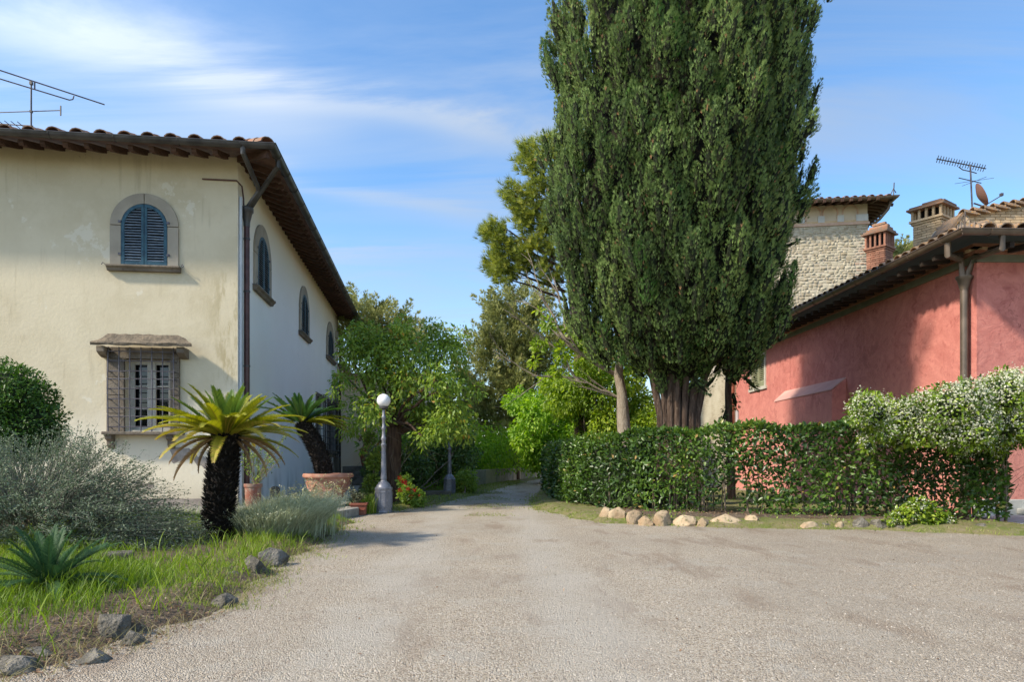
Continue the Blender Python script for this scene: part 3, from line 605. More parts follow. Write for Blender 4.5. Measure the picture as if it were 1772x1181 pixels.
# grated window on the front ------------------------------------------
fo=.06
k0,k1=FF.s_at(312),FF.s_at(186); kz0,kz1=FF.z_at(250,748),FF.z_at(250,603)
gw=MB(); gw.add([FF.p(hw0,-.31,hz0),FF.p(hw1,-.31,hz0),FF.p(hw1,-.31,hz1),FF.p(hw0,-.31,hz1)],[(0,1,2,3)])
GW=gw.build('window',M['glass_dark'],villa,label='grated ground floor window under a stone hood')
for (a0,a1,z0,z1) in ((k0,hw0,kz0,hz1),(hw1,k1,kz0,hz1),(k0,k1,hz1,kz1+.02)):
    mb=MB(); n=1 if a1-a0>1 else 4
    for q in range(n):
        zz0=z0+(z1-z0)*q/n; zz1=z0+(z1-z0)*(q+1)/n-.01; mb=MB(); FF.box(mb,a0+.002,a1-.002,-.1,fo+.01*random.random(),zz0,zz1); mb.build('frame_stone',M['stone'],GW,bevel=.01)
mb=MB(); FF.box(mb,k0-.10,k1+.02,0,.26,kz0-.07,kz0-.002); mb.build('window_sill',M['stone'],GW,bevel=.015)
for s_ in (k0+.10,k1-.16):
    mb=MB(); mb.prism([FF.p(s_,0,kz0-.07),FF.p(s_,.2,kz0-.07),FF.p(s_,.19,kz0-.16),FF.p(s_,.10,kz0-.2),FF.p(s_,.09,kz0-.30),FF.p(s_,0,kz0-.38)],FF.u*.14); mb.build('sill_bracket',M['stone'],GW,bevel=.01)
# hood: flared stone top
hz=FF.z_at(250,599,.40); hl,hr=FF.s_at(156,.42),FF.s_at(332,.42); tl,tr=FF.s_at(186,.18),FF.s_at(308,.18)
mb=MB(); rows=[(hr,hl,.42,hz),(hr,hl,.44,hz+.055),(hr+.02,hl-.02,.42,hz+.08),(hr+.10,hl-.10,.33,hz+.12),(hr+.17,hl-.17,.25,hz+.19),(tr,tl,.18,hz+.285)]
vs=[]
nseg=13
for (r_,l_,o_,z_) in rows:
    for i in range(nseg):
        t=i/(nseg-1); j=.012 if 0<i<nseg-1 else 0
        vs.append(FF.p(r_+(l_-r_)*t,o_+random.uniform(-j,j),z_+random.uniform(-j,j)*1.2))
vs2=[]
for (r_,l_,o_,z_) in rows: vs2+=[FF.p(r_,0,z_),FF.p(l_,0,z_)]
b2=len(vs); fs=[]
for i in range(len(rows)-1):
    for j in range(nseg-1): fs.append((i*nseg+j,i*nseg+j+1,(i+1)*nseg+j+1,(i+1)*nseg+j))
    fs.append((b2+2*i,i*nseg,(i+1)*nseg,b2+2*i+2)); fs.append((i*nseg+nseg-1,b2+2*i+1,b2+2*i+3,(i+1)*nseg+nseg-1))
fs.append(tuple([b2+1]+list(range(nseg-1,-1,-1))+[b2])); fs.append(tuple([b2+2*len(rows)-2]+[(len(rows)-1)*nseg+j for j in range(nseg)]+[b2+2*len(rows)-1]))
mb.add(vs,fs); mb.build('stone_hood',M['lichen'],GW)
for s_ in (FF.s_at(183,.2)-.02,FF.s_at(322,.2)+.0):
    mb=MB(); mb.prism([FF.p(s_,0,hz),FF.p(s_,.34,hz),FF.p(s_,.33,hz-.12),FF.p(s_,.24,hz-.17),FF.p(s_,.1,hz-.22),FF.p(s_,0,hz-.22)],FF.u*.16); mb.build('hood_bracket',M['stone'],GW,bevel=.012)
# wooden casement
am=(hw0+hw1)/2; oc=-.24
def cas(a0,a1,z0,z1,o=0): 
    mb=MB(); FF.box(mb,a0,a1,oc,oc+.05+o,z0,z1); mb.build('casement_bar',M['wood_pale'],GW)
cas(hw0,hw0+.12,hz0,hz1); cas(hw1-.12,hw1,hz0,hz1); cas(am-.09,am+.09,hz0,hz1,.012); cas(hw0,hw1,hz1-.10,hz1,.003); cas(hw0,hw1,hz0,hz0+.08,.003)
for f_ in (.30,.62): cas(hw0+.12,am-.09,hz0+(hz1-hz0)*f_,hz0+(hz1-hz0)*f_+.028,-.02); cas(am+.09,hw1-.12,hz0+(hz1-hz0)*f_,hz0+(hz1-hz0)*f_+.028,-.02)
# iron grille, each bar its own piece
gl0,gl1=FF.s_at(300,.2),FF.s_at(187,.2); og=.20
for i in range(7):
    a_=gl0+(gl1-gl0)*i/6; mb=MB(); b_=.012*random.uniform(-1,1)
    mb.tube([FF.p(a_,og,kz0),FF.p(a_+b_,og+.004,(kz0+hz)/2),FF.p(a_,og,hz)],.0125,6); mb.build('grille_bar',M['iron'],GW)
for i in range(9):
    z_=kz0+(hz-kz0)*(i+.5)/9+.02*random.uniform(-1,1); mb=MB()
    mb.tube([FF.p(gl0-.01,0.04,z_),FF.p(gl0-.01,og,z_),FF.p((gl0+gl1)/2,og+.003,z_+.006),FF.p(gl1+.01,og,z_),FF.p(gl1+.01,.04,z_)],.0115,6); mb.build('grille_bar',M['iron'],GW)
# side windows with bowed grilles
for (a0,a1) in (g1,g2):
    mb=MB(); mb.add([FS.p(a0,-.24,gz0),FS.p(a1,-.24,gz0),FS.p(a1,-.24,gz1),FS.p(a0,-.24,gz1)],[(0,1,2,3)]); W_=mb.build('window',M['glass_dark'],villa,label='tall window with projecting iron grille on the white side')
    for q in (a0,(a0+a1)/2-.04,a1-.08): mb=MB(); FS.box(mb,q,q+.08,-.2,-.15,gz0,gz1); mb.build('casement_bar',M['wood_pale'],W_)
    for (b0,b1,z0,z1) in ((a0-.14,a0,gz0,gz1),(a1,a1+.14,gz0,gz1),(a0-.14,a1+.14,gz1,gz1+.15)): mb=MB(); FS.box(mb,b0,b1,-.05,.04,z0,z1); mb.build('frame_stone',M['stone'],W_,bevel=.008)
    mb=MB(); FS.box(mb,a0-.2,a1+.2,0,.2,gz0-.12,gz0); mb.build('window_sill',M['stone'],W_)
    H=gz1-gz0+.1; ob=.28
    for i in range(6):
        a_=a0-.05+(a1-a0+.1)*i/5; mb=MB(); mb.tube([FS.p(a_,.0,gz1+.05),FS.p(a_,ob,gz1+.05),FS.p(a_,ob,gz0-.25)],.013,5); mb.build('grille_bar',M['gutter'],W_)
    for i in range(10):
        z_=gz0-.25+(H+.2)*i/9; mb=MB(); mb.tube([FS.p(a0-.05,.0,z_),FS.p(a0-.05,ob,z_),FS.p(a1+.05,ob,z_),FS.p(a1+.05,0,z_)],.012,5); mb.build('grille_bar',M['gutter'],W_)
z0,z1=FS.z_at(600,786),FS.z_at(600,755)
mb=MB(); mb.add([FS.p(sw[0],-.2,z0),FS.p(sw[1],-.2,z0),FS.p(sw[1],-.2,z1),FS.p(sw[0],-.2,z1)],[(0,1,2,3)]); W_=mb.build('window',M['glass_dark'],villa,label='small barred opening low on the white side')
for i in range(3): a_=sw[0]+(sw[1]-sw[0])*(i+1)/4; mb=MB(); mb.tube([FS.p(a_,.0,z0),FS.p(a_,0,z1)],.02,5); mb.build('grille_bar',M['iron'],W_)
for i in range(4): z_=z0+(z1-z0)*(i+.5)/4; mb=MB(); mb.tube([FS.p(sw[0],.0,z_),FS.p(sw[1],0,z_)],.02,5); mb.build('grille_bar',M['iron'],W_)
# fallen plaster patches on the front
def patch(fr,pts,name='bare_patch',o=.004,mat=None):
    mb=MB(); q=[]
    for (x,y) in pts:
        q.append(fr.p(fr.s_at(x),o,fr.z_at(x,y)))
    mb.add(q,[tuple(range(len(q)))]); mb.build(name,mat or M['peel'],villa)
patch(FF,[(294,779),(302,776),(312,774),(318,777),(327,776),(331,780),(326,786),(331,793),(322,796),(309,799),(300,803),(295,797),(298,789)])
patch(FF,[(331,780),(338,785),(343,792),(352,790),(358,795),(366,792),(368,800),(372,806),(362,808),(354,812),(348,806),(341,806),(336,798),(330,792)])
patch(FF,[(232,835),(240,832),(250,838),(262,836),(268,842),(258,848),(246,844),(236,845)])
# step and plinth at the foot of the front
mb=MB(); FF.box(mb,0,11.5,.0,.06,.1,.32); mb.build('plinth',M['peel'],villa)
# left antenna on the roof
def antenna_left():
    base_=P(54,262,19.0); t=thing('television_antenna','aerial with folded rods on a mast above the villa roof','antenna',base_)
    mb=MB(); mb.tube([base_,P(54,140,19.0)],.022,6); mb.build('mast',M['gutter'],t)
    mb=MB(); a=P(-90,92,18.2); b=P(181,181,19.6); mb.tube([a,b],.018,6); mb.build('rod',M['iron'],t)
    mb=MB(); mb.tube([P(-60,118,18.3),P(120,173,19.2),P(126,172,19.25),P(128,166,19.25)],.017,6); mb.tube([P(60,154,19.0),P(60,143,19.0)],.02,5); mb.build('folded_rod',M['iron'],t)
    mb=MB(); mb.tube([P(-40,196,19.2),P(105,191,19.0)],.014,5); mb.tube([P(105,183,19),P(105,200,19)],.02,5); mb.build('boom',M['gutter'],t)
    mb=MB(); mb.tube([P(-40,212,19.2),P(57,218,19.0)],.016,5); mb.build('boom',M['gutter'],t)
    for k in range(9): mb=MB(); p=P(38-11*k,217-.7*k,19.02); mb.tube([p+Vector((-.05,-.12,.05)),p+Vector((.05,.12,-.05))],.010,4); mb.build('director',M['gutter'],t)
    mb=MB(); mb.box(P(54,144,19),(.07,.07,.08)); mb.box(P(54,193,19),(.06,.06,.06)); mb.build('clamp',M['gutter'],t)
antenna_left()
# ================================================================= RED HOUSE
M['void']=simple('shade_dark_eave_timber',(.022,.016,.012),(.04,.028,.02),4,.9,20,.3,.01); C2=(9.65,14.4); RL=Fr(C2,(-.032,1),(-1,-.032)); RR=Fr(C2,(1,.032),(.032,-1))  # soffit and rafter colour near black, eave shade painted in
red=thing('red_house','low house with faded red plaster walls, brown gutters and lichened tiles','house',(C2[0],C2[1],0))
LN=RL.s_at(1270); ER=.86; ZR=5.60; WR=5.42
wL0,wL1=RL.s_at(1325)+.08,RL.s_at(1300)-.08; wz0,wz1=RL.z_at(1312,671),RL.z_at(1312,619)
wallmesh(RL,0,LN,-.05,WR,[(wL0,wL1,wz0,wz1)],.15).build('side_wall',M['red'],red)
wallmesh(RR,0,9,.36,WR).build('front_wall',M['red'],red)
mb=MB(); RR.box(mb,-.03,9,-.1,.06,.0,.36); mb.build('plinth',M['concrete'],red,bevel=.02)
mb=MB(); mb.prism([RR.p(.9,.3,.06),RR.p(1.5,.34,.06),RR.p(2.6,.36,.06),RR.p(4.5,.32,.06),RR.p(4.5,.06,.06),RR.p(.8,.06,.06)],(0,0,.12)); mb.build('doorstep',M['concrete'],red,bevel=.02)
mb=MB(); RL.box(mb,LN-.1,LN,-8,-.01,0,WR); mb.build('rear_wall',M['red'],red)
# cornice band, brick dentils, rafters
for fr,a1 in ((RL,LN),(RR,9)):
    mb=MB(); fr.box(mb,-.05,a1,.0,.05,WR-.13,WR+.02); mb.build('cornice_band',simple('grey_green_band',(.16,.165,.12),(.20,.20,.15),3,.8,10,.1,.01) if 'band' not in M else M['band'],red)
    mb=MB(); fr.box(mb,-.12,a1,.0,.13,WR+.02,WR+.09); mb.build('cornice_course',M['brick_red'],red)
    mb=MB(); fr.box(mb,-.20,a1,.0,.21,WR+.14,WR+.20); mb.build('cornice_course',M['brick_red'],red)
    dm=MB(); dm.box((0,.08,0),(.12,.16,.05)); me=dm.mesh('dentil'); me.materials.append(M['brick_y'])
    for i in range(int(a1/.24)): inst('dentil',me,red,fr.mat(.05+.24*i,.02,WR+.115))
    rm=MB(); rm.box((0,.55,0),(.09,.62,.11)); me=rm.mesh('rafter'); me.materials.append(M['void'])
    for i in range(int(a1/.42)): inst('rafter',me,red,fr.mat(.1+.42*i,0,ZR-.10+.55*.0)@Matrix.Rotation(-.12,4,'X'))
cor=RL.p(0,0,0)+RL.n*ER+RR.n*ER; sb=RL.p(LN+.4,ER,0); fe=RR.p(9,ER,0)
ap=RL.p(5.5,-5.5,0); bk=RL.p(LN+.4,-5.5,0); fr_=RR.p(9,-5.5,0); S2=.28; z2=ZR+.05+(ER+5.5)*S2
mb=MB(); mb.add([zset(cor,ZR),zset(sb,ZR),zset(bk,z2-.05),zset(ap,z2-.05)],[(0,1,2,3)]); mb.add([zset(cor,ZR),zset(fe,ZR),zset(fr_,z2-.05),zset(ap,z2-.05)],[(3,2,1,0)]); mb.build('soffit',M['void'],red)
mb=MB(); mb.add([zset(cor,ZR+.05),zset(sb,ZR+.05),zset(bk,z2),zset(ap,z2)],[(0,1,2,3)]); mb.add([zset(cor,ZR+.05),zset(fe,ZR+.05),zset(fr_,z2),zset(ap,z2)],[(3,2,1,0)]); rroof=mb.build('roof',M['tile_lichen'],red)
tiles(RL,-ER+.2,LN+.3,ER+.03,ZR+.09,.30,2,S2,rroof,TILE_L)
tiles(RR,-ER+.3,9,ER+.03,ZR+.09,.34,2,S2,rroof,TILE_L)
gutter(RL,-ER-.09,LN+.4,ER+.10,ZR+.04,.10,M['gutter_b'],red,1.1,ea=-1); gutter(RR,-ER-.09,9,ER+.10,ZR+.04,.10,M['gutter_b'],red,1.0,ea=-1)
# downspout at the corner
a=-.02; zt=RR.z_at(1668,497)
b0=RL.p(.18,.14,0)
mb=MB(); mb.tube([zset(b0,.05),zset(b0,zt)],.075,10); dp=mb.build('downspout',M['gutter_b'],red,smooth=True)
mb=MB(); mb.lathe(zset(b0,zt-.02),[(.08,0),(.085,.03),(.13,.2),(.16,.24),(.16,.29),(.12,.30)],12); mb.build('rain_hopper',M['gutter_b'],dp,smooth=True)
pa=RL.p(-.45,ER+.06,ZR-.02); mb=MB(); mb.tube([pa,pa-Vector((0,0,.28)),zset(b0,zt+.62)+RL.n*.08,zset(b0,zt+.25)+RL.n*.03],.06,8); mb.build('inlet_pipe',M['gutter_b'],dp,smooth=True)
pa=RR.p(-.15,ER+.06,ZR-.02); mb=MB(); mb.tube([pa,pa-Vector((0,0,.28)),zset(b0,zt+.62)+RR.u*.14+RR.n*.1,zset(b0,zt+.25)+RR.u*.05],.06,8); mb.build('inlet_pipe',M['gutter_b'],dp,smooth=True)
# buttress
bs0,bs1=RL.s_at(1465),RL.s_at(1358); bz=RL.z_at(1465,655)
mb=MB(); mb.hexa([RL.p(bs0,.45,-.05),RL.p(bs1,.40,-.05),RL.p(bs1,0,-.05),RL.p(bs0,0,-.05),RL.p(bs0,.42,bz-.34),RL.p(bs1,.36,bz-.34),RL.p(bs1,0,bz),RL.p(bs0,0,bz)]); mb.build('buttress',M['red'],red,bevel=.02,label='low red buttress with a sloping top')
mb=MB(); mb.hexa([RL.p(bs0+.0,.44,bz-.335),RL.p(bs1,.38,bz-.335),RL.p(bs1,0,bz+.005),RL.p(bs0+.02,0,bz+.005),RL.p(bs0+.0,.44,bz-.31),RL.p(bs1,.38,bz-.31),RL.p(bs1,0,bz+.035),RL.p(bs0+.02,0,bz+.035)]); mb.build('buttress_cap',M['red_pale'],red)
# window with olive shutters
mb=MB(); RL.box(mb,wL0,wL1,-.15,-.12,wz0,wz1); W_=mb.build('window',M['black'],red)
for (b0_,b1_,z0,z1) in ((wL0-.14,wL0,wz0,wz1),(wL1,wL1+.14,wz0,wz1),(wL0-.14,wL1+.14,wz1,wz1+.14),(wL0-.22,wL1+.22,wz0-.12,wz0)): mb=MB(); RL.box(mb,b0_,b1_,-.02,.035 if z1-z0>.2 else .06,z0,z1); mb.build('frame_stone',M['wood_pale'],W_)
wm=(wL0+wL1)/2
for s,(a0,a1) in ((0,(wL0,wm-.01)),(1,(wm+.01,wL1))):
    sh=thing_part('shutter',red,RL.p(a0,.0,wz0)); mb=MB()
    RL.box(mb,a0,a0+.07,-.05,0,wz0,wz1); RL.box(mb,a1-.07,a1,-.05,0,wz0,wz1); RL.box(mb,a0+.07,a1-.07,-.05,-.002,wz1-.09,wz1); RL.box(mb,a0+.07,a1-.07,-.05,-.002,wz0,wz0+.2); mb.build('stile',M['green_sh'],sh)
    for i in range(12):
        z=wz0+.2+(wz1-wz0-.29)*(i+.5)/12; mb=MB(); mb.hexa([RL.p(a0+.07,-.005,z-.035),RL.p(a1-.07,-.005,z-.035),RL.p(a1-.07,-.045,z),RL.p(a0+.07,-.045,z),RL.p(a0+.07,-.003,z-.022),RL.p(a1-.07,-.003,z-.022),RL.p(a1-.07,-.043,z+.014),RL.p(a0+.07,-.043,z+.014)]); mb.build('slat',M['green_sh'],sh)
# corner ornament of iron on the gutter corner
mb=MB(); q=cor+Vector((0,0,ZR+.12)); mb.tube([q,q+Vector((0,0,.30))],.018,6); mb.tube([q+Vector((0,0,.05)),q+Vector((.07,0,.18)),q+Vector((.02,0,.24))],.012,5); mb.tube([q+Vector((0,0,.05)),q+Vector((-.07,0,.18)),q+Vector((-.02,0,.24))],.012,5)
for s in (RL.u,RR.u):
    for k in range(3): c=q+s*(.10+.10*k); mb.tube([c,c+Vector((0,0,.14-.035*k)),c+s*.04+Vector((0,0,.10-.03*k))],.014,5)
mb.build('gutter_ornament',M['gutter_b'],red)
# parapet gable of brick further back on the roof
gp=[P(1650,400,17.5),P(1668,373,17.5),P(1790,350,17.5),P(1790,420,17.5),P(1650,420,17.5)]
mb=MB(); mb.prism(gp,(0,1.2,0)); gab=mb.build('brick_gable',M['mortar'],red)
bm=MB(); bm.box((0,0,0),(.24,.03,.058)); BRY=bm.mesh('brick'); BRY.materials.append(M['brick_y'])
k=0
for r in range(12):
    z=gp[0].z-.25+r*.07
    for c in range(9):
        x=gp[0].x+.13+c*.26+(.13 if r%2 else 0); 
        if z<gp[1].z-.05+(x-gp[1].x)*(gp[2].z-gp[1].z)/(gp[2].x-gp[1].x) and (x>gp[1].x or z<gp[0].z+(x-gp[0].x)*1.4-.1): inst('brick',BRY,gab,Matrix.Translation((x,17.49,z)))
for k in range(7):
    p=gp[1].lerp(gp[2],(k+.5)/7); inst('roof_tile',TILE_L,gab,Matrix.Translation(p+Vector((-.2,0,.02)))@Matrix.Rotation(-math.pi/2,4,'Z')@Matrix.Rotation(-.18,4,'X'))
    mb=MB(); mb.box(p+Vector((0,.5,.0)),(.26,1.3,.045),Matrix.Rotation(.2,3,'Y')); mb.build('coping',M['tile_lichen'],gab)
mb=MB(); mb.hexa([gp[0]+Vector((-.05,-.05,0)),gp[1]+Vector((-.02,-.05,0)),gp[1]+Vector((-.02,.8,0)),gp[0]+Vector((-.05,.8,0)),gp[0]+Vector((-.12,-.05,.05)),gp[1]+Vector((-.06,-.05,.07)),gp[1]+Vector((-.06,.8,.07)),gp[0]+Vector((-.12,.8,.05))]); mb.build('coping',M['tile_lichen'],gab)
# chimneys ------------------------------------------------------------
def chimney(px0,px1,pyt,d,zb,rot,wx,wy,bmat,ncol,label,shaft_top,tube_orange=False):
    cx_=((px0+px1)/2-CX)/F*d; zt=CH+(HZ-pyt)/F*d; zs=CH+(HZ-shaft_top)/F*d
    t=thing('chimney',label,'chimney',(cx_,d,zb),rz=0); R=Matrix.Rotation(rot,4,'Z'); T0=Matrix.Translation((cx_,d,0))@R
    def tb(name,boxes,mat):
        mb=MB()
        for c,s in boxes: mb.box(c,s)
        mb.v=[tuple(T0@Vector(q)) for q in mb.v]; return mb.build(name,mat,t)
    tb('shaft',[((0,0,(zb+zs)/2),(wx-.03,wy-.03,zs-zb))],M['mortar'])
    bl=.235; 
    for ax,w,o in (('x',wx,wy),('y',wy,wx)):
        n=max(2,round(w/.25)); L_=w/n
        me=MB(); me.box((0,0,0),(L_-.012,.05,.056) if ax=='x' else (.05,L_-.012,.056)); me=me.mesh('brick'); me.materials.append(bmat)
        me2=MB(); me2.box((0,0,0),(L_/2-.012,.05,.056) if ax=='x' else (.05,L_/2-.012,.056)); me2=me2.mesh('brick'); me2.materials.append(bmat)
        rows=int((zs-max(zb,zs-1.45))/.07)
        for r in range(rows):
            z=zs-.035-r*.07; ps=[(-w/2+L_*(i+.5),me) for i in range(n)] if r%2==0 else [(-w/2+L_/4,me2)]+[(-w/2+L_*(i+1),me) for i in range(n-1)]+[(w/2-L_/4,me2)]
            for p_,m_ in ps:
                j=random.uniform(-.004,.004); q=(p_,-o/2+.01+j,z) if ax=='x' else (-o/2+.01+j,p_,z)
                inst('brick',m_,t,T0@Matrix.Translation(q))
    e=.05
    for k_,(zz_,ee) in enumerate(((zs+.035,.04),(zs+.1,.08))): tb('course',[((0,0,zz_),(wx+2*ee,wy+2*ee,.06))],bmat)
    hb=zs+.135; ht=hb+ (zt-hb)*.50
    cw=.06
    n=ncol
    for i in range(n+1):
        f=i/n-.5
        for s in (-1,1):
            tb('colonnette',[((f*(wx+.02),s*(wy/2+.01),(hb+ht)/2),(cw,cw,ht-hb))],bmat)
            if 0<i<n: tb('colonnette',[((s*(wx/2+.01),f*(wy+.02),(hb+ht)/2),(cw,cw,ht-hb))],bmat)
    tb('flue_dark_block',[((0,0,(hb+ht)/2),(wx*.62,wy*.62,ht-hb-.01))],M['black'])  # solid black block painting the shaded inside of the flue
    tb('cap_slab',[((0,0,ht+.03),(wx+.26,wy+.26,.05))],M['tile'])
    for k_ in range(3):
        f=1-.30*(k_+.6); zz_=ht+.09+(zt-ht-.12)*k_/3
        tb('cap_tile',[((0,0,zz_),((wx+.2)*f,(wy+.2)*(1-.12*k_),.07))],M['tile'])
    tb('ridge_tile',[((0,0,zt-.03),(.14,wy*.7,.07))],M['tile'])
    if tube_orange:
        mb=MB(); p=Vector(((1646-CX)/F*d,d-.75,CH+(HZ-371)/F*(d-.75))); mb.tube([p+Vector((-.12,0,.04)),p+Vector((-.03,0,-.02)),p+Vector((.06,0,.0)),p+Vector((.12,.02,.02))],[.045,.07,.075,.05],10); mb.build('orange_duct',simple('orange_plastic',(.75,.12,.02),(.8,.16,.03),3,.5,9,0),t,smooth=True)
    return t
chimney(1497,1547,387,23.6,6.6,math.radians(38),.60,.60,M['brick_red'],4,'red brown brick chimney with colonnettes in front of the stone tower',437)
chimney(1580,1648,349,19.5,6.3,math.radians(35),.72,.72,M['brick_y'],4,'larger yellowish brick chimney with an orange duct at its side',390,True)
def antenna_right():
    d=18.5; base_=P(1684,400,d); t=thing('television_antenna','aerial mast with satellite dish standing behind the red house parapet','antenna',base_)
    mb=MB(); mb.tube([base_,P(1679,285,d)],.022,6); mb.build('mast',M['iron'],t)
    mb=MB(); a=P(1621,275,d-.2); b=P(1706,292,d+.3); mb.tube([a,b],.016,5); mb.build('boom',M['gutter'],t)
    for k in range(19): c=a.lerp(b,(k+.3)/19); mb=MB(); mb.tube([c+Vector((-.03,-.1,.05)),c+Vector((.03,.1,-.05))],.010,4); mb.build('director',M['gutter'],t)
    mb=MB(); mb.tube([P(1659,289,d),P(1666,294,d),P(1680,297,d),P(1690,300,d)],.014,5); mb.build('boom_brace',M['gutter'],t)
    mb=MB(); mb.tube([P(1659,308,d),P(1698,317,d)],.013,5); mb.tube([P(1665,322,d),P(1707,306,d)],.008,4); mb.tube([P(1652,318,d+.2),P(1720,308,d-.1)],.006,4); mb.build('cross_rods',M['gutter'],t)
    c=P(1694,339,d-.1); mb=MB(); ax=Vector((.72,-.3,.35)).normalized(); u_=Vector((-.25,.2,.95)); u_=(u_-ax*u_.dot(ax)).normalized(); w_=ax.cross(u_); vs=[c+ax*-.02]; fs=[]
    for r,rr,h in ((0,.12,-.01),(1,.22,.03),(2,.31,.07)):
        for i in range(18): an=i*math.pi/9; vs.append(c+(u_*math.cos(an)*rr*1.05+w_*math.sin(an)*rr)+ax*h)
    for i in range(18): fs.append((0,1+i,1+(i+1)%18))
    for r in range(2):
        for i in range(18): fs.append((1+r*18+i,1+(r+1)*18+i,1+(r+1)*18+(i+1)%18,1+r*18+(i+1)%18))
    mb.add(vs,fs); o=mb.build('dish',simple('brown_dish',(.20,.10,.08),(.25,.14,.11),3,.5,9,0),t,smooth=True)
    mb=MB(); mb.tube([P(1702,357,d),P(1732,339,d-.1)],.014,5); mb.box(P(1733,337,d-.1),(.07,.07,.07)); mb.tube([P(1685,352,d),P(1700,357,d)],.022,5); mb.build('feed_arm',M['iron'],t)
antenna_right()
# ================================================================= TOWER
TD=38.0; TX1=(1502-CX)/F*TD; TX0=TX1-7.6; FT=Fr((TX1,TD),(-1,0),(0,-1))
zf=CH+(HZ-352)/F*TD; zc=CH+(HZ-386)/F*TD
tower=thing('stone_tower','square fieldstone tower with a painted frieze under its tiled roof','tower',((TX0+TX1)/2,TD+3.8,0))
mb=MB(); mb.box(((TX0+TX1)/2,TD+3.8,(zc+0)/2),(7.6,7.6,zc)); mb.build('wall',M['mortar'],tower)
mb=MB(); mb.box(((TX0+TX1)/2,TD+3.8,(zc+zf)/2+.07),(7.56,7.56,zf-zc-.14)); mb.build('frieze',M['frieze'],tower)
mb=MB(); mb.box(((TX0+TX1)/2,TD+3.8,zc+.0),(7.75,7.75,.14)); mb.build('string_course',M['pink_st'],tower)
mb=MB(); mb.box(((TX0+TX1)/2,TD+3.8,zc+.14),(7.65,7.65,.12)); mb.build('string_course',M['brick_y'],tower)
def tower_stones():
    V=[];T=[];R_=[]; z=5.0; n=0
    base_=np.array([(-.5,0,-.5),(.5,0,-.5),(.5,0,.5),(-.5,0,.5),(-.3,-1,-.28),(.3,-1,-.3),(.28,-1,.3),(-.3,-1,.27)])
    F_=[(0,1,5),(0,5,4),(1,2,6),(1,6,5),(2,3,7),(2,7,6),(3,0,4),(3,4,7),(4,5,6),(4,6,7)]
    while z<zc-.1:
        h=random.uniform(.11,.20); x=TX0-random.random()*.2
        while x<TX1-.02:
            w=random.uniform(.12,.36)*random.choice((.8,1,1,1.35)); edge=x+w>TX1-.55
            if edge: w=.26; 
            hh=h*random.uniform(.75,1.25) if not edge else h*.6; zj=random.uniform(-.035,.035) if not edge else 0
            b=base_*np.array([w-.03,random.uniform(.012,.05),hh-.02])*(1+rng.normal(0,.13,(8,3))); b[:4,1]=.0
            a=random.uniform(-.25,.25) if not edge else 0
            bx=b[:,0]*math.cos(a)-b[:,2]*math.sin(a); bz=b[:,0]*math.sin(a)+b[:,2]*math.cos(a)
            V.append(np.stack([bx+min(x+w/2,TX1-w/2),b[:,1]+TD-.003,bz+z+h/2+zj],1)); T+= [(q[0]+8*n,q[1]+8*n,q[2]+8*n) for q in F_]; R_+= [random.random()*.6+(.4 if edge and random.random()<.6 else 0)]*8; n+=1; x+=w
        z+=h
    return npmesh('fieldstones',np.concatenate(V),T,R_)
M['fst']=leafmat('fieldstone',[(0,(.30,.25,.17)),(.3,(.41,.36,.26)),(.6,(.49,.44,.33)),(.75,(.40,.28,.20)),(1,(.45,.32,.23))],.9,0)
o=link('fieldstones',tower_stones(),M['fst'],tower,kind='stuff')
# frieze arches and panels
for xa in (1412,1440,1473,1384,1356):
    ac=FT.s_at(xa); r_=19/F*TD/1.65; zz_=CH+(HZ-384)/F*TD
    mb=MB(); pts=arch_pts(2*r_+.12,1.0); pin=arch_pts(2*r_-.02,.93); 
    vs=[FT.p(ac+x,.03,zz_+z) for x,z in pts]+[FT.p(ac+x,.03,zz_+z) for x,z in pin]+[FT.p(ac+x,-.02,zz_+z) for x,z in pts]+[FT.p(ac+x,-.02,zz_+z) for x,z in pin]; n=len(pts)
    fs=[]
    for i in range(n-1): fs+=[(i,i+1,n+i+1,n+i),(2*n+i+1,2*n+i,i,i+1),(n+i,n+i+1,3*n+i+1,3*n+i)]
    mb.add(vs,fs); mb.build('blind_arch',M['pink_st'],tower)
for xa in (1392,1425,1457,1492,1368):
    mb=MB(); c=FT.s_at(xa); zz_=CH+(HZ-382)/F*TD; w=.34 if xa!=1492 else .62; FT.box(mb,c-w/2,c+w/2,.02,.045,zz_,zz_+.36); mb.build('frieze_panel',M['frieze_g'],tower)
ov=.95; zt=CH+(HZ-342)/F*(TD-ov)
mb=MB(); c=Vector(((TX0+TX1)/2,TD+3.8,0)); hw=3.8+ov
q=[c+Vector((sx*hw,sy*hw,zt)) for sx,sy in ((-1,-1),(1,-1),(1,1),(-1,1))]
mb.add(q+[c+Vector((0,0,zt+1.35))],[(0,1,4),(1,2,4),(2,3,4),(3,0,4)]); mb.add([v-Vector((0,0,.0)) for v in q]+[c+Vector((0,0,zt+1.2))],[(1,0,4),(2,1,4),(3,2,4),(0,3,4)]); trf=mb.build('roof',M['tile'],tower)
FT2=Fr((TX1,TD),(-1,0),(0,-1)); FTS=Fr((TX1,TD),(0,1),(1,0))
gutter(FT2,-ov-.1,7.6+ov,ov+.1,zt,.13,M['gutter_b'],tower,ea=-1); gutter(FTS,-ov-.1,7.6+ov,ov+.1,zt,.13,M['gutter_b'],tower,ea=-1)
rm=MB(); rm.box((0,.62,0),(.13,1.3,.14)); rm=rm.mesh('rafter'); rm.materials.append(M['rafter'])
for fr in (FT2,FTS):
    for i in range(18): inst('rafter',rm,tower,fr.mat(-.1+.45*i,0,zt+.08)@Matrix.Rotation(-.18,4,'X'))
tiles(FT2,-ov,7.6+ov,ov+.0,zt+.05,.42,1,.3,trf,TILE,False)
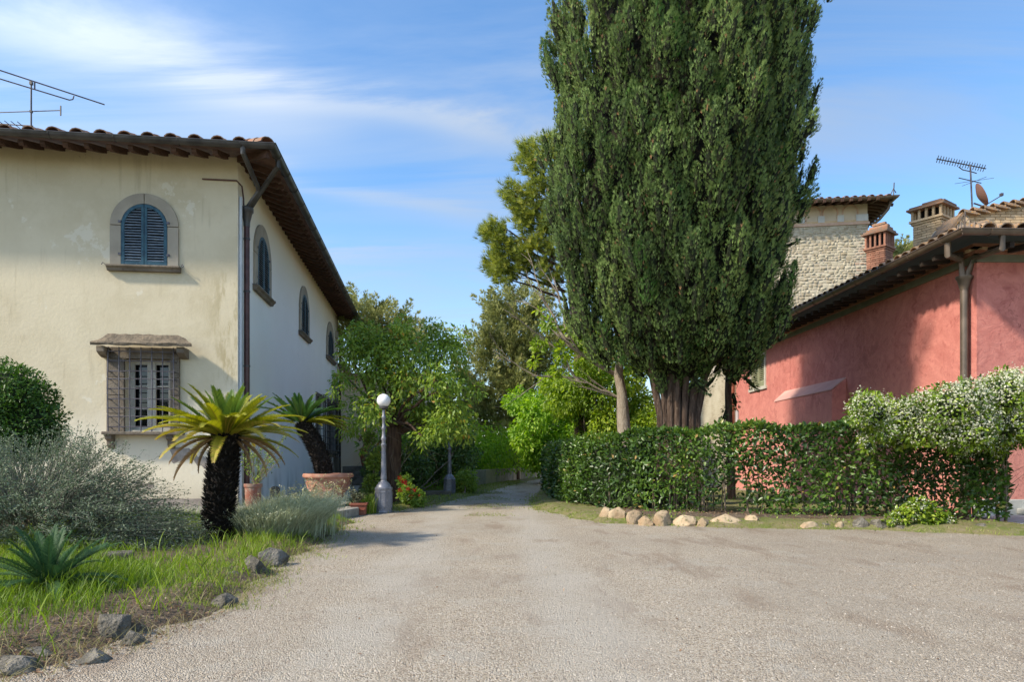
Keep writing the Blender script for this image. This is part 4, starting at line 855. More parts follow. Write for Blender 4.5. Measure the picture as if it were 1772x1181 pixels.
mb=MB(); mb.tube([FTS.p(-.6,ov,zt-.1),FTS.p(-.5,ov-.1,zt-.5),FTS.p(-.3,.5,zt-.95),FTS.p(-.1,.12,zt-1.25)],.075,8); mb.build('downspout',M['gutter_b'],tower)
mb=MB(); mb.tube([q[1]+Vector((0,0,.05)),q[1]+Vector((.03,0,.75))],.03,5); mb.tube([q[1]+Vector((-.15,0,.12)),q[1]+Vector((0,0,.45)),q[1]+Vector((.12,0,.2))],.03,5); mb.build('gutter_ornament',M['gutter'],tower)
_R=Matrix.Translation((TX1,TD,0))@Matrix.Rotation(math.radians(-8),4,'Z')@Matrix.Translation((-TX1,-TD,0))
tower.matrix_world=_R@WM[tower.name]; WM[tower.name]=tower.matrix_world.copy()
# beige brick wall beyond the red house
b0=RL.s_at(1269,.12); b1=RL.s_at(1209,.12)
bw=thing('brick_wall','old beige brick house wall between the cypress trunk and the red house','wall',RL.p(b0,0,0))
m,nt,b=base('limewashed_old_brick',.9,.2); br=N(nt,'ShaderNodeTexBrick',i={'Scale':1,'Mortar Size':.012,'Brick Width':.30,'Row Height':.085,'Color1':rgb((.44,.38,.27)),'Color2':rgb((.34,.28,.19)),'Mortar':rgb((.27,.23,.17))})
s=N(nt,'ShaderNodeSeparateXYZ'); L(nt,N(nt,'ShaderNodeNewGeometry').outputs['Position'],s.inputs[0]); cbn=N(nt,'ShaderNodeCombineXYZ'); L(nt,s.outputs[1],cbn.inputs[0]); L(nt,s.outputs[2],cbn.inputs[1]); L(nt,cbn.outputs[0],br.inputs[0])
c=mixc(nt,mr(nt,nz(nt,.9,6),.35,.65,.15,.9),br.outputs[0],(.50,.45,.34)); L(nt,c,b.inputs['Base Color']); bump(nt,b,br.outputs['Fac'],-.5,.01); M['obrick']=m
mb=MB(); RL.box(mb,b0,b1+6,-3,.12,-.05,5.0); mb.build('wall_face',M['obrick'],bw)
mb=MB(); mb.tube([RL.p(b0-.02,.16,.1),RL.p(b0-.02,.16,5)],.04,6); mb.build('drain_pipe',M['terra_dark'],bw)
mb=MB(); RL.box(mb,b0-.3,b0-.22,.02,.1,RL.z_at(1270,735),RL.z_at(1270,712)); mb.build('meter_box',M['pipe_grey'],bw)
# ================================================================= cream house behind the tree
d=31.0; X0=(590-CX)/F*d; X1=(765-CX)/F*d; 
ch=thing('cream_house','cream plastered house half hidden behind the leafy tree trunk','house',((X0+X1)/2,d,0))
FC=Fr((X1,d),(-1,0),(0,-1)); mb=MB(); mb.box(((X0+X1)/2,d+3,2.45),(X1-X0,6,4.9)); mb.build('wall',M['cream'],ch)
mb=MB(); mb.prism([(X0-.2,d-.3,4.85),(X1+.2,d-.3,4.85),(X1+.2,d+3,5.3),(X0-.2,d+3,5.3)],(0,0,.12)); mb.build('roof',M['tile'],ch)
st=thing('stone_steps','dark mossy stone steps beside the end of the white wall','steps',G(632,850)); 
for k in range(4):
    p=P(633,850-7*k,26.0+.0); z1=.17*(k+1); y0=26.2+.36*k; mb=MB(); mb.box(((632-CX)/F*y0,y0+.9,z1/2+.0),(1.15,1.8-.3*k,z1)); mb.build('step',M['steps'],st,bevel=.015)
mb=MB(); mb.box(((640-CX)/F*29,29.3,.45),(1.9,2.2,.9)); mb.build('landing',M['steps'],st)
# low boundary wall along the far left of the drive, block by block
A=[Vector((-1.55,29)),Vector((-.35,35)),Vector((.95,41)),Vector((2.5,47)),Vector((5.2,55))]
lw=thing('boundary_wall','low stained concrete block wall under the bright hedge along the drive','wall',(A[0].x,A[0].y,0))
for a_,b_ in zip(A[:-1],A[1:]):
    n=3
    for k in range(n):
        p0=a_.lerp(b_,k/n); p1=a_.lerp(b_,(k+.985)/n); t_=(b_-a_).normalized(); q_=Vector((-t_.y,t_.x))*.25
        mb=MB(); mb.hexa([(p0.x,p0.y,-.05),(p1.x,p1.y,-.05),(p1.x+q_.x,p1.y+q_.y,-.05),(p0.x+q_.x,p0.y+q_.y,-.05),(p0.x,p0.y,.72),(p1.x,p1.y,.72),(p1.x+q_.x,p1.y+q_.y,.72),(p0.x+q_.x,p0.y+q_.y,.72)]); mb.build('wall_block',M['mortar'] if k%2 else M['paving'],lw)
# ================================================================= ROCKS, LAMPS, POTS
from mathutils import noise as mnoise
import bmesh
def ico(sub):
    bm=bmesh.new(); bmesh.ops.create_icosphere(bm,subdivisions=sub,radius=1); v=[Vector(q.co) for q in bm.verts]; f=[tuple(x.index for x in q.verts) for q in bm.faces]; bm.free(); return v,f
IC3=ico(3); IC4=ico(4)
def rock(loc,size,mat,label,group,seed,rz=0,rough=.25,hi=False,cuts=8):
    v,f=IC4 if (hi or size[0]*F/max(loc[1],1)>14) else IC3; R=Matrix.Rotation(rz,3,'Z'); out=[]
    for q in v:
        n=1+rough*(mnoise.noise(q*1.1+Vector((seed*7.3,0,0)))*1.1+mnoise.noise(q*2.6+Vector((0,seed*3.1,0)))*.5)+ (rough*.22*mnoise.noise(q*7+Vector((seed,1,2))))
        # flat knapped faces
        p=q*n
        for k in range(cuts):
            r_=random.Random(seed*13+k); dn=Vector((r_.uniform(-1,1),r_.uniform(-1,1),r_.uniform(-.1,1))).normalized(); dd=p.dot(dn)-r_.uniform(.60,.82)
            if dd>0: p=p-dn*dd*.9
        p=p*(1+rough*.16*mnoise.noise(q*11+Vector((seed,5,2)))+rough*.10*mnoise.noise(q*23))
        out.append(R@Vector((p.x*size[0],p.y*size[1],p.z*size[2])))
    mb=MB(); mb.add([q+Vector(loc)+Vector((0,0,size[2]*.55)) for q in out],f)
    o=mb.build('boulder',mat,smooth=False); 
    o.data.polygons.foreach_set('use_smooth',[True]*len(o.data.polygons)); tag(o,label,'rock',group); return o
def rk(px,py,wpx,hpx,mat,label,group,seed,rough=.25,hi=False,sink=0):
    g=G(px,py); s=wpx/F*g.y/2; h=hpx/F*g.y/2; return rock((g.x,g.y,-.02-sink-h*.38),(s*(1.5 if mat is M['rock_r'] else 1.25),s*1.05,h*(1.7 if mat is M['rock_r'] else 1.5)),mat,label,group,seed,seed*1.7,rough,hi)
RG='rocks edging the garden bed on the left'; RI='rocks edging the hedge island'
rk(196,1100,72,56,M['rock_g'],'biggest pitted grey boulder at the corner of the garden bed',RG,3,.22,True)
rk(231,1115,38,30,M['rock_g'],'smooth round stone leaning beside the biggest grey boulder',RG,5,.10,True)
rk(163,1144,48,30,M['rock_g'],'low rounded grey rock between the gravel and the dry leaves',RG,8,.2,True)
rk(30,1158,85,32,M['rock_g'],'flat bluish grey rock at the near left corner of the bed',RG,9,.35,True)
rk(60,1138,75,32,M['rock_g'],'dark knobbly rock behind the flat bluish grey rock',RG,11,.4,True)
rk(388,1050,42,32,M['rock_g'],'rough rock half buried under dead stems at the bed edge',RG,13,.4,True)
rk(437,996,52,40,M['rock_g'],'lichen grey pitted rock with a hole below the silvery bush',RG,16,.35,True)
rk(472,980,44,40,M['rock_g'],'dark crumbly rock right under the silvery bush',RG,19,.45,True)
rk(408,1005,24,22,M['rock_g'],'small pale rock left of the lichen grey pitted rock',RG,21,.3)
ROW=[(1049,900,24,24,'first ochre stone at the left end of the hedge row'),(1070,903,28,28,'second ochre stone from the left end of the hedge row'),(1099,906,26,26,'rounded upright ochre stone, third from the left in the row'),(1116,909,20,16,'small low ochre stone left of the blocky one'),(1148,908,34,28,'largest blocky ochre boulder in the row before the hedge'),(1185,909,30,18,'low ochre stone right of the largest blocky boulder'),(1216,910,26,15,'flat ochre stone, second right of the largest blocky boulder'),(1259,909,52,20,'long flat ochre slab stone in front of the hedge gap'),(1297,909,26,19,'brownish round stone at the right end of the long flat slab'),(1340,912,26,12,'half buried stone under the see-through part of the hedge'),(1372,912,22,11,'small low stone under the bare hedge stems'),(1398,914,28,14,'pale stone in the grass under the middle of the hedge'),(1425,913,24,14,'second pale stone in the grass under the middle of the hedge'),(1452,914,24,12,'flat stone left of the twin pointed stones'),(1490,914,34,24,'pointed grey stone, left one of the pair by the low jasmine'),(1522,915,40,24,'wide grey stone, right one of the pair by the low jasmine'),(1562,917,26,12,'low brown stone at the foot of the low jasmine'),(1655,917,28,14,'dark stone in the shade near the right hedge end'),(1698,920,34,18,'grey stone at the right hedge end beside the paving')]
for i,(x,y,w,h,lb) in enumerate(ROW): rk(x,y+1,w,h,M['rock_r'] if i<9 else M['rock_g'] if i%3==0 else simple('dull_stone_%d'%i,(.26,.22,.16),(.36,.31,.23),4,.9,16,.6,.02) if i in (9,) else M['rock_r'] if i%2 and i<14 else M['rock_g'],lb,RI,30+i,.22)
def lamp(px,py,label):
    g=G(px,py); t=thing('street_lamp',label,'lamp',g,'globe lamps along the drive')
    mb=MB(); mb.lathe(g,[(.20,0),(.205,.03),(.195,.05),(.192,.50),(.20,.52),(.20,.56),(.185,.575)],8,math.pi/8); mb.build('base',M['lamp_iron'],t,bevel=.006)
    for k in range(8):
        an=k*math.pi/4; mb=MB(); R=Matrix.Rotation(an,3,'Z'); c=g+R@Vector((.178,0,.29)); 
        for (dy,dz,sy,sz) in ((-.052,0,.018,.36),(.052,0,.018,.36),(0,.17,.12,.02),(0,-.17,.12,.02)): mb.box(c+R@Vector((.004,dy,dz)),(.012,sy,sz),R)
        mb.build('panel_moulding',M['lamp_iron'],t)
    mb=MB(); mb.lathe(g+Vector((0,0,.575)),[(.17,0),(.16,.03),(.12,.09),(.075,.13),(.062,.16),(.066,.18)],16); mb.build('base_dome',M['lamp_iron'],t,smooth=True)
    mb=MB(); mb.lathe(g+Vector((0,0,.75)),[(.074,0),(.064,.1),(.052,.62),(.047,.72),(.062,.74),(.062,.78),(.044,.80),(.044,.86),(.058,.89),(.058,.93),(.040,.96),(.036,1.10),(.050,1.12),(.050,1.15),(.034,1.18),(.033,1.34),(.046,1.36),(.046,1.41),(.032,1.43),(.031,1.56),(.04,1.60),(.02,1.62)],14); mb.build('pole',M['lamp_iron'],t,smooth=True)
    zt=2.36
    mb=MB(); mb.lathe(g+Vector((0,0,zt-.06)),[(.025,0),(.06,.02),(.10,.03),(.105,.07),(.09,.075)],18); mb.build('globe_cup',M['gutter'],t,smooth=True)
    mb=MB(); r_=.152; mb.lathe(g+Vector((0,0,zt+.005+r_*.92)),[(r_*math.sin(a),-r_*math.cos(a)) for a in [math.pi*(.13+.87*i/14) for i in range(15)]],24)
    m,nt,b=base('opal_globe',.22,.5); c=mixc(nt,mr(nt,nz(nt,14,5),.6,.8,0,.25),(.80,.79,.77),(.55,.52,.47)); L(nt,c,b.inputs['Base Color']); b.inputs['Subsurface Weight'].default_value=.15; b.inputs['Subsurface Radius'].default_value=(.05,.05,.05)
    mb.build('globe',m,t,smooth=True)
    # short side stubs
    mb=MB(); mb.tube([g+Vector((0,0,1.93)),g+Vector((.06,0,1.93))],.008,5); mb.build('cross_pin',M['lamp_iron'],t)
lamp(664,888,'grey cast iron lamp post with a white globe standing before the tree')
lamp(778,859,'farther grey lamp post with its globe lost in leaves, beside red flowers')
def pot_round(g,h,rt,rb,mat,label,name='terracotta_pot',prof=None,n=24,group=None,swag=False):
    t=thing(name,label,'pot',g,group)
    prof=prof or [(rb,0),(rb*1.04,.02),(rb*1.0,.05),(rt*.90,h*.86),(rt*.93,h*.87),(rt,h*.89),(rt*1.02,h*.94),(rt*.99,h),(rt*.88,h),(rt*.86,h*.93)]
    mb=MB(); mb.lathe(g,prof,n); mb.build('body',mat,t,smooth=True)
    rr=prof[-1][0]; mb=MB(); mb.lathe(g+Vector((0,0,prof[-1][1]-.01)),[(rr,0),(rr*.6,.02),(.01,.03)],n); mb.build('potting_soil',M['soil'],t)
    if swag:
        for k in range(6):
            mb=MB(); pts=[]
            for i in range(9):
                an=k*math.pi/3+ (i/8)*math.pi/3+.2; z=h*.74-h*.26*math.sin(math.pi*i/8); f=(z/h); r=rb+(rt*.90-rb)*f/.86+.012; pts.append(g+Vector((r*math.cos(an),r*math.sin(an),z)))
            mb.tube(pts,[.016+.012*math.sin(math.pi*i/8) for i in range(9)],7); mb.build('swag',mat,t,smooth=True)
    return t
# large pot of the leaning cycad
dP=15.2; gP=P(568,880,dP); gP.z=.15; hP=CH-(820-HZ)/F*dP-.15
pot_round(gP,hP,.50*1.07,.27,M['terra'],'wide terracotta pot with raised garlands holding the leaning cycad',swag=True)
# tall pot by the corner
g2_=P(438,875,13.9); g2_.z=.15; pot_round(g2_,.56,.175,.14,M['terra_old'],'tall stained terracotta pot at the villa corner behind the trunk',prof=[(.135,0),(.14,.02),(.145,.03),(.16,.48),(.175,.49),(.18,.52),(.178,.555),(.155,.555),(.15,.53)])
# rectangular planter
g3=P(621,874,14.9); g3.z=.0; t=thing('square_planter','small rectangular terracotta planter with a moulded wave beside the lamp','pot',g3)
mb=MB(); w,h_=.17,.26; R=Matrix.Rotation(.1,3,'Z')
def ring(s,z): return [g3+R@Vector((x*s*w,y*s*w*.9,z)) for x,y in ((-1,-1),(1,-1),(1,1),(-1,1))]
lv=[ring(.86,0),ring(.90,.02),ring(.95,h_-.05),ring(1.08,h_-.045),ring(1.1,h_),ring(.9,h_),ring(.9,h_-.04)]
mb.add([q for r_ in lv for q in r_],[(3,2,1,0),(24,25,26,27)]+[(4*i+j,4*i+(j+1)%4,4*i+4+(j+1)%4,4*i+4+j) for i in range(6) for j in range(4)]); mb.build('body',M['terra_dark'],t,bevel=.006)
mb=MB(); mb.tube([g3+R@Vector((-.13+.0325*i,-w*.90,.13-.018*abs(math.sin(i*math.pi/2.7)))) for i in range(9)],.008,6); mb.build('wave_moulding',M['terra_dark'],t)
# urn on the steps
g4=P(637,820,29.3); g4.z=.9; pot_round(g4,.85,.25,.2,M['terra_dark'],'rust coloured urn standing on the landing of the steps',name='terracotta_urn',prof=[(.24,0),(.27,.05),(.33,.35),(.34,.5),(.30,.66),(.36,.68),(.36,.72),(.24,.8),(.2,.9),(.22,.94),(.18,.94)])
# small pots by the tree
g5=G(688,873); pot_round(g5,.22,.12,.085,M['terra_dark'],'little terracotta pot at the foot of the brown trunk')
g6=G(755,857); 
mb=MB(); mb.box(G(752,862)+Vector((0,.1,.1)),(1.0,.35,.22),Matrix.Rotation(.2,3,'Z')); o=mb.build('stone_block',M['steps'],bevel=.03); tag(o,'low mossy stone slab left of the farther lamp post','slab')
# grey stone bollard in front of white wall
g7=P(476,857,14.2); g7.z=.15; mb=MB(); mb.lathe(g7,[(.105,0),(.10,.1),(.098,.42),(.085,.47),(.04,.49),(.005,.495)],12); o=mb.build('stone_bollard',M['steps'],smooth=True); tag(o,'short dark stone post against the white wall','bollard')
# irrigation box / stone in lawn
mb=MB(); mb.box(G(338,905)+Vector((0,0,.09)),(.32,.25,.14)); o=mb.build('valve_box',M['gutter'],bevel=.02); tag(o,'small black box sunk in the grass left of the cycad trunk','box')
mb=MB(); mb.box(G(205,975,.1)+Vector((0,0,.03)),(.28,.22,.18),Matrix.Rotation(.4,3,'Z')); o=mb.build('stone_block',M['rock_g'],bevel=.03); tag(o,'squared mossy stone lying in the bright grass behind the small cycad','slab')
# ================================================================= VEGETATION
def V3(*a): return np.array(a,float)
M['cy']=leafmat('cypress_scale_leaves',[(0,(.045,.075,.022)),(.3,(.088,.142,.040)),(.65,(.15,.225,.062)),(.95,(.22,.30,.09)),(1,(.26,.15,.07))],.65,.05,.25)
M['cy_g']=leafmat('fresh_green_cypress_leaves',[(0,(.03,.08,.018)),(.6,(.075,.17,.035)),(1,(.13,.24,.05))],.6,.15,.25)
def sprays(name,plumes,per,L0,W0,mat,parent,dense=False):
    """plumes: list of (base, axis, length, radius, tone)"""
    B=np.array([tuple(p[0]) for p in plumes]); A=unit(np.array([tuple(p[1]) for p in plumes])); Ln=np.array([p[2] for p in plumes]); Rd=np.array([p[3] for p in plumes]); To=np.array([p[4] for p in plumes])
    n=len(B); w=(Ln*Rd) if dense else np.ones(n); idx=rng.choice(n,n*per,p=w/w.sum()) if dense else np.repeat(np.arange(n),per); m=len(idx)
    t=rng.random(m)**.9; a=A[idx]; r=rdir(m); r=unit(r-a*(r*a).sum(1,keepdims=True))
    prof=np.sin(np.pi*np.clip(t*.84+.14,0,1))**.75*(1-t**3*.6)
    pos0=B[idx]+a*(t*Ln[idx])[:,None]; rad=Rd[idx]*prof
    if dense:
        ph=idx*1.7; e1=unit(np.cross(a,np.array([.3,.9,.2]))); e2=np.cross(a,e1); th=np.arctan2((r*e2).sum(1),(r*e1).sum(1))
        lump=np.sin(th*4+ph+t*Ln[idx]*5)*np.sin(t*Ln[idx]*13+ph*2+th*2)        # small tufts standing proud of each plume
        rad=rad*(.82+.22*lump+.16*rng.random(m)); pos=pos0+r*rad[:,None]
        d=a*1.0+r*(.45+.25*lump)[:,None]+rdir(m)*.28+np.array([0,0,.15]); nr=r*1.0+a*.25+rdir(m)*.28; to=To[idx]+.10*lump
    else:
        rad=rad*np.sqrt(.35+.65*rng.random(m)); pos=pos0+r*rad[:,None]; d=a*1.0+r*.75+rdir(m)*.35; nr=r+rdir(m)*.4+np.array([0,0,.2]); to=To[idx]
    l=L0*rng.uniform(.65,1.3,m); rn=np.clip(to+rng.normal(0,.10,m),0,.96); rn=np.where(rng.random(m)<.014,1.0,rn)
    me=leaves(name,pos,d,nr,l,W0*l/L0,'spray',rn,mat); o=link(name,me,None,parent,kind='stuff')
    if dense:   # solid dark core in every plume, painting the gaps between plumes as shade
        mb=MB()
        for i in range(n):
            ax=Vector(A[i]); b0=Vector(B[i]); L_=Ln[i]; R_=Rd[i]*.36
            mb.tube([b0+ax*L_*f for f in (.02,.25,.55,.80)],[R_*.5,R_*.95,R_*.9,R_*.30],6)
        mb.build('dark_inner_core',M['core_g'],parent,kind='stuff')
    return o
def cypress(base_,axis_off,prof,nplume,label,trunks,per,size=1.0,facing=.72,trunk_mat=None,ztop_dense=11.5,extra=()):
    t=thing('cypress_tree',label,'tree',base_)
    c=Vector(base_)
    zs=[p[0] for p in prof]; rs=[p[1] for p in prof]; off=[p[2] if len(p)>2 else 0 for p in prof]
    rf=lambda z: np.interp(z,zs,rs); of=lambda z: np.interp(z,zs,off)
    pl=[]
    z0,z1=zs[0],zs[-1]
    camdir=math.atan2(-c.y,-c.x)
    ga=0; z=z0-.2; hs=(z1-z0+.2)/nplume
    for q in range(nplume*2):
        if len(pl)>=nplume: break
    wts=[]; zz_=np.linspace(z0-.2,z1,200); ww=np.interp(zz_,zs,rs)*np.where(zz_>ztop_dense,.35,1)+.15; cw=np.cumsum(ww); cw/=cw[-1]
    bo=[]; k_=0; zb_=z0-.1
    while zb_<z1:      # boughs: tall swellings of the crown with deep creases between them
        rr_=float(rf(max(zb_,z0))); nb=max(3,int(6.283*rr_/1.0))
        for i in range(nb): bo.append((6.283*(i+(k_%2)*.5+random.uniform(-.22,.22))/nb,zb_+random.uniform(-.4,.4),random.uniform(.6,1.2)))
        zb_+=1.15; k_+=1
    bt_=np.array([q[0] for q in bo]); bz_=np.array([q[1] for q in bo]); bs_=np.array([q[2] for q in bo])
    for q in range(nplume):
        z=float(np.interp((q+.5)/nplume,cw,zz_))+random.uniform(-.12,.12)
        r=float(rf(max(z,z0)))
        f=(q*0.61803)%1.0; th=camdir+(f-.5)*3.5 if (q%4)!=0 else camdir+math.pi*.5+f*math.pi
        dth=(th-bt_+math.pi)%(2*math.pi)-math.pi; dd=(dth*r/.40)**2+((z-bz_)/.95)**2; j=int(np.argmin(dd)); rel=float(np.exp(-dd[j]*1.35))*float(bs_[j])
        lobe=.5*mnoise.noise(Vector((math.cos(th)*2.6,math.sin(th)*2.6,z*.22)))
        rr=r*(1+lobe*.10)-.72+.86*rel-.06*random.random()
        out=Vector((math.cos(th),math.sin(th),0)); tan=Vector((-math.sin(th),math.cos(th),0)); b=Vector((c.x+float(of(max(z,z0))),c.y,c.z+z-.2))+out*rr
        up_=(z-bz_[j])/.95
        ax=Vector((0,0,1))+out*(.14+.24*rel-.20*up_)+tan*float(dth[j]*r)*.3+Vector((random.uniform(-.15,.15),random.uniform(-.15,.15),0))
        if z<z0+.55: ax=Vector((0,0,.75))+out*random.uniform(.3,1.0); b=b+Vector((0,0,.2))
        tone=.46+.45*lobe+.45*mnoise.noise(Vector((bt_[j]*3.3,bz_[j]*2.1,1.5)))+random.uniform(-.12,.12)
        pl.append((b,ax,random.uniform(.45,.85)*size,random.uniform(.13,.22)*size,tone))
    for e in extra: pl.append(e)
    sprays('crown',pl,per,.080*size,.050*size,M['cy'],t,True)
    gp_=[(b,a,l*.9,r*.9,.5) for (b,a,l,r,to) in random.sample(pl,max(3,int(len(pl)*.07)))]
    sprays('fresh_shoots',gp_,per,.085*size,.05*size,M['cy_g'],t,True)
    # opaque inner mass of dead twigs, crown shade put into its dark colour
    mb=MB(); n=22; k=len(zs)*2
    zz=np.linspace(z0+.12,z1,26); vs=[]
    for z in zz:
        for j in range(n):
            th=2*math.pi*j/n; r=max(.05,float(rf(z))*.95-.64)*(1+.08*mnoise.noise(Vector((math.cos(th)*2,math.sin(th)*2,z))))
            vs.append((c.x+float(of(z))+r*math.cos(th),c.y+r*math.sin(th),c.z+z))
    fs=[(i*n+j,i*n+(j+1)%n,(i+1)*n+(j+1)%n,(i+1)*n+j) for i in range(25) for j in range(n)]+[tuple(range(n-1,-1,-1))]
    mb.add(vs,fs); mb.build('dark_inner_core',M['core'],t)
    for pts,rad in trunks:
        mb=MB(); mb.tube(pts,rad,12); mb.build('trunk' if len(trunks)>1 else 'trunk',trunk_mat or M['bark'],t,smooth=True)
    # a few dead twigs poking out
    tw=MB()
    for _ in range(60):
        b,a,l,r,to=random.choice(pl); tw.tube([b-Vector(a)*.2,b+Vector(a).normalized()*l*.5+Vector((random.uniform(-.2,.2),random.uniform(-.2,.2),0)),b+Vector(a).normalized()*l*.8+Vector((random.uniform(-.25,.25),random.uniform(-.25,.25),0))],[.008,.006,.003],4)
    tw.build('dead_twigs',M['twig'],t,kind='stuff')
    return t
D0=16.6
def zc_(py,d=D0): return CH+(HZ-py)/F*d
bx,by=(1150-CX)/F*D0,D0
def r_(pl,pr): return (pr-pl)/2/F*D0
def o_(pl,pr): return ((pl+pr)/2-CX)/F*D0-bx
prof=[(zc_(672),.55,.2),(zc_(650),r_(1105,1290),o_(1105,1290)),(zc_(610),r_(1035,1320),o_(1035,1320)),(zc_(560),r_(1003,1338),o_(1003,1338)),(zc_(480),r_(975,1345),o_(975,1345)),(zc_(380),r_(950,1350),o_(950,1350)),(zc_(280),r_(955,1362),o_(955,1362)),(zc_(130),r_(968,1365),o_(968,1365)),(zc_(0),r_(960,1360),o_(960,1360)),(13,2.1,.1),(16,1.2,.1),(18.5,.15,.1)]
tr=[]
for k,(px0,px1,rr) in enumerate(((1143,1120,.10),(1152,1142,.085),(1160,1160,.10),(1172,1170,.10),(1184,1190,.09),(1196,1206,.11),(1205,1228,.11),(1171,1172,.26))):
    dd=D0-.28+.10*abs(k-3.5)*.4 if k<7 else D0+.05
    tr.append(([P(px0-4+(px0-1172)*.25,885,dd-.05)*1.0,P(px0,800,dd),P(px0,720,dd),P((px0+px1)/2,665,dd),P(px1,600,dd)],[rr*1.35,rr*1.0,rr*.9,rr*.85,rr*.7]))
cypress((bx,by,0),None,prof,1450,'massive cypress with a fluted trunk rising above the hedge',tr,125,1.0)
D1=19.0
def r2(pl,pr): return (pr-pl)/2/F*D1-.10
bx2=(1262-CX)/F*D1
def o2(pl,pr): return ((pl+pr)/2-CX)/F*D1-bx2
prof2=[(zc_(650,D1),.4,.05),(zc_(615,D1),r2(1230,1325),o2(1230,1325)),(zc_(560,D1),r2(1220,1348),o2(1220,1348)),(zc_(480,D1),r2(1215,1363),o2(1215,1363)),(zc_(380,D1),r2(1215,1385),o2(1215,1385)),(zc_(300,D1),r2(1215,1400),o2(1215,1400)),(zc_(130,D1),r2(1220,1412),o2(1220,1412)),(zc_(0,D1),r2(1220,1418),o2(1220,1418)),(15,1.3,.9),(19,.2,.8)]
ex=[(P(1365,368-6*i,D1-.8),Vector((1,-.2,.55+.1*i)),.85,.14,.75) for i in range(4)]+[(P(1355,430,D1-.9),Vector((.8,0,.4)),.5,.12,.4),(P(1262,700,D1),Vector((-.3,0,-.8)),.7,.16,.3),(P(1268,680,D1),Vector((.2,0,-.9)),.5,.16,.3),(P(1290,655,D1-.3),Vector((.6,0,-.6)),.5,.16,.3),(P(1200,655,16.),Vector((.5,0,-.5)),.55,.16,.3)]
cypress((bx2,D1,0),None,prof2,480,'second narrower cypress behind and right of the massive one, on a thin bare stem',[([P(1266,872,D1),P(1262,740,D1),P(1260,680,D1),P(1262,600,D1)],[.12,.10,.09,.08])],120,1.0,extra=ex)
# ---- generic leafy tree built from leaf clusters on branches
def blobs_leaves(name,blobs,n,Ln,W,mat,parent,tmpl='diamond',droop=.35,tone=.15,shell=.55,updir=.25,flat=False,sq=1):
    C=np.array([b[0] for b in blobs],float); R=np.array([b[1] if hasattr(b[1],'__len__') else (b[1],)*3 for b in blobs],float)
    w=(R.prod(1))**(2/3); w/=w.sum(); idx=rng.choice(len(blobs),n,p=w); u_=rdir(n)
    # break clusters up with lumps
    k=rng.random(n); rr=(1-shell*k**1.6)[:,None]*(1+.22*np.sin(u_[:,0:1]*7+idx[:,None])*np.cos(u_[:,2:3]*6+idx[:,None]*2))
    pos=C[idx]+u_*R[idx]*rr
    d=unit(u_*.8+rdir(n)*.8+np.array([0,0,-droop])); nr=u_*.5+rdir(n)*.55+np.array([0,0,updir])
    bt=rng.random(len(blobs)); rn=np.clip(.5+ (bt[idx]-.5)*.5+rng.normal(0,tone,n),0,1)
    l=Ln*rng.uniform(.6,1.25,n); me=leaves(name,pos,d,nr,l,W*l/Ln,tmpl,rn,mat); return link(name,me,None,parent,kind='stuff')
def limb(parent,a,b,r0,r1,mat,bend=.12,n=6,name='branch',side=None):
    a=Vector(a);b=Vector(b); L_=(b-a).length; s=side or Vector((random.uniform(-1,1),random.uniform(-1,1),random.uniform(-.3,.8))); pts=[];
    for i in range(n+1):
        t=i/n; pts.append(a.lerp(b,t)+s*L_*bend*math.sin(math.pi*t)+Vector((random.uniform(-1,1),random.uniform(-1,1),random.uniform(-1,1)))*L_*.018*(0<i<n))
    mb=MB(); mb.tube(pts,[r0+(r1-r0)*i/n for i in range(n+1)],7,False); mb.build(name,mat,parent,smooth=True); return pts
def bl(px,py,d,rpx,rz=None,ry=None): 
    r=rpx/F*d; return (P(px,py,d),(r,(ry or r),(rz/F*d if rz else r)))
# tree behind the lamp
M['leaf_d']=leafmat('glossy_mid_green_leaves',[(0,(.06,.12,.02)),(.4,(.16,.26,.04)),(.8,(.29,.39,.06)),(.993,(.38,.46,.07)),(1,(.40,.24,.03))],.42,.45,.4)
M['leaf_l']=leafmat('yellow_green_leaves',[(0,(.09,.13,.02)),(.5,(.18,.25,.035)),(1,(.30,.36,.06))],.45,.4,.4)
dT=18.3; gT=G(681,873); gT.y=dT; gT.x=(681-CX)/F*dT
lt=thing('leafy_tree','broad leafy tree with a thick brown trunk behind the globe lamp','tree',(gT.x,dT,0))
mb=MB(); mb.tube([Vector((gT.x,dT,-.05)),Vector((gT.x,dT,.35)),P(681,800,dT),P(682,740,dT)],[.27,.22,.20,.20],12); mb.build('trunk',M['bark_d'],lt,smooth=True)
lb=[]
for (x,y,r) in ((610,600,34),(600,650,30),(590,690,20),(640,590,42),(655,640,48),(612,735,30),(640,700,40),(690,600,42),(700,650,46),(640,575,26),(700,560,26),(740,610,40),(760,585,26),(790,600,28),(800,640,26),(750,660,44),(780,700,40),(800,740,28),(720,700,40),(745,740,38),(690,690,32),(790,660,26),(660,720,24),(765,742,34),(725,765,28),(790,725,28),(625,770,12),(645,760,14),(690,560,22),(735,575,22),(815,680,20)):
    for q in range(2): lb.append(bl(x+random.uniform(-14,14),y+random.uniform(-14,14),dT+random.uniform(-1.6,1.6)+(-.2),r*random.uniform(.55,.95)))
blobs_leaves('crown',lb,15000,.135,.055,M['leaf_d'],lt,'diamond',.7,.2,.8)
ly=[bl(x,y,dT-.3,r) for x,y,r in ((640,590,30),(615,585,22),(605,625,22),(690,585,24),(665,610,24),(740,720,26),(770,690,22),(650,645,20))]
blobs_leaves('yellow_green_shoots',ly,2600,.12,.05,M['leaf_l'],lt,'diamond',.5,.2,.7)  # clusters of yellow green leaves among the crown
for b in lb[::3]: limb(lt,P(684,748,dT)+Vector((0,0,random.uniform(-.1,.3))),b[0],.06,.012,M['bark_d'],.10)
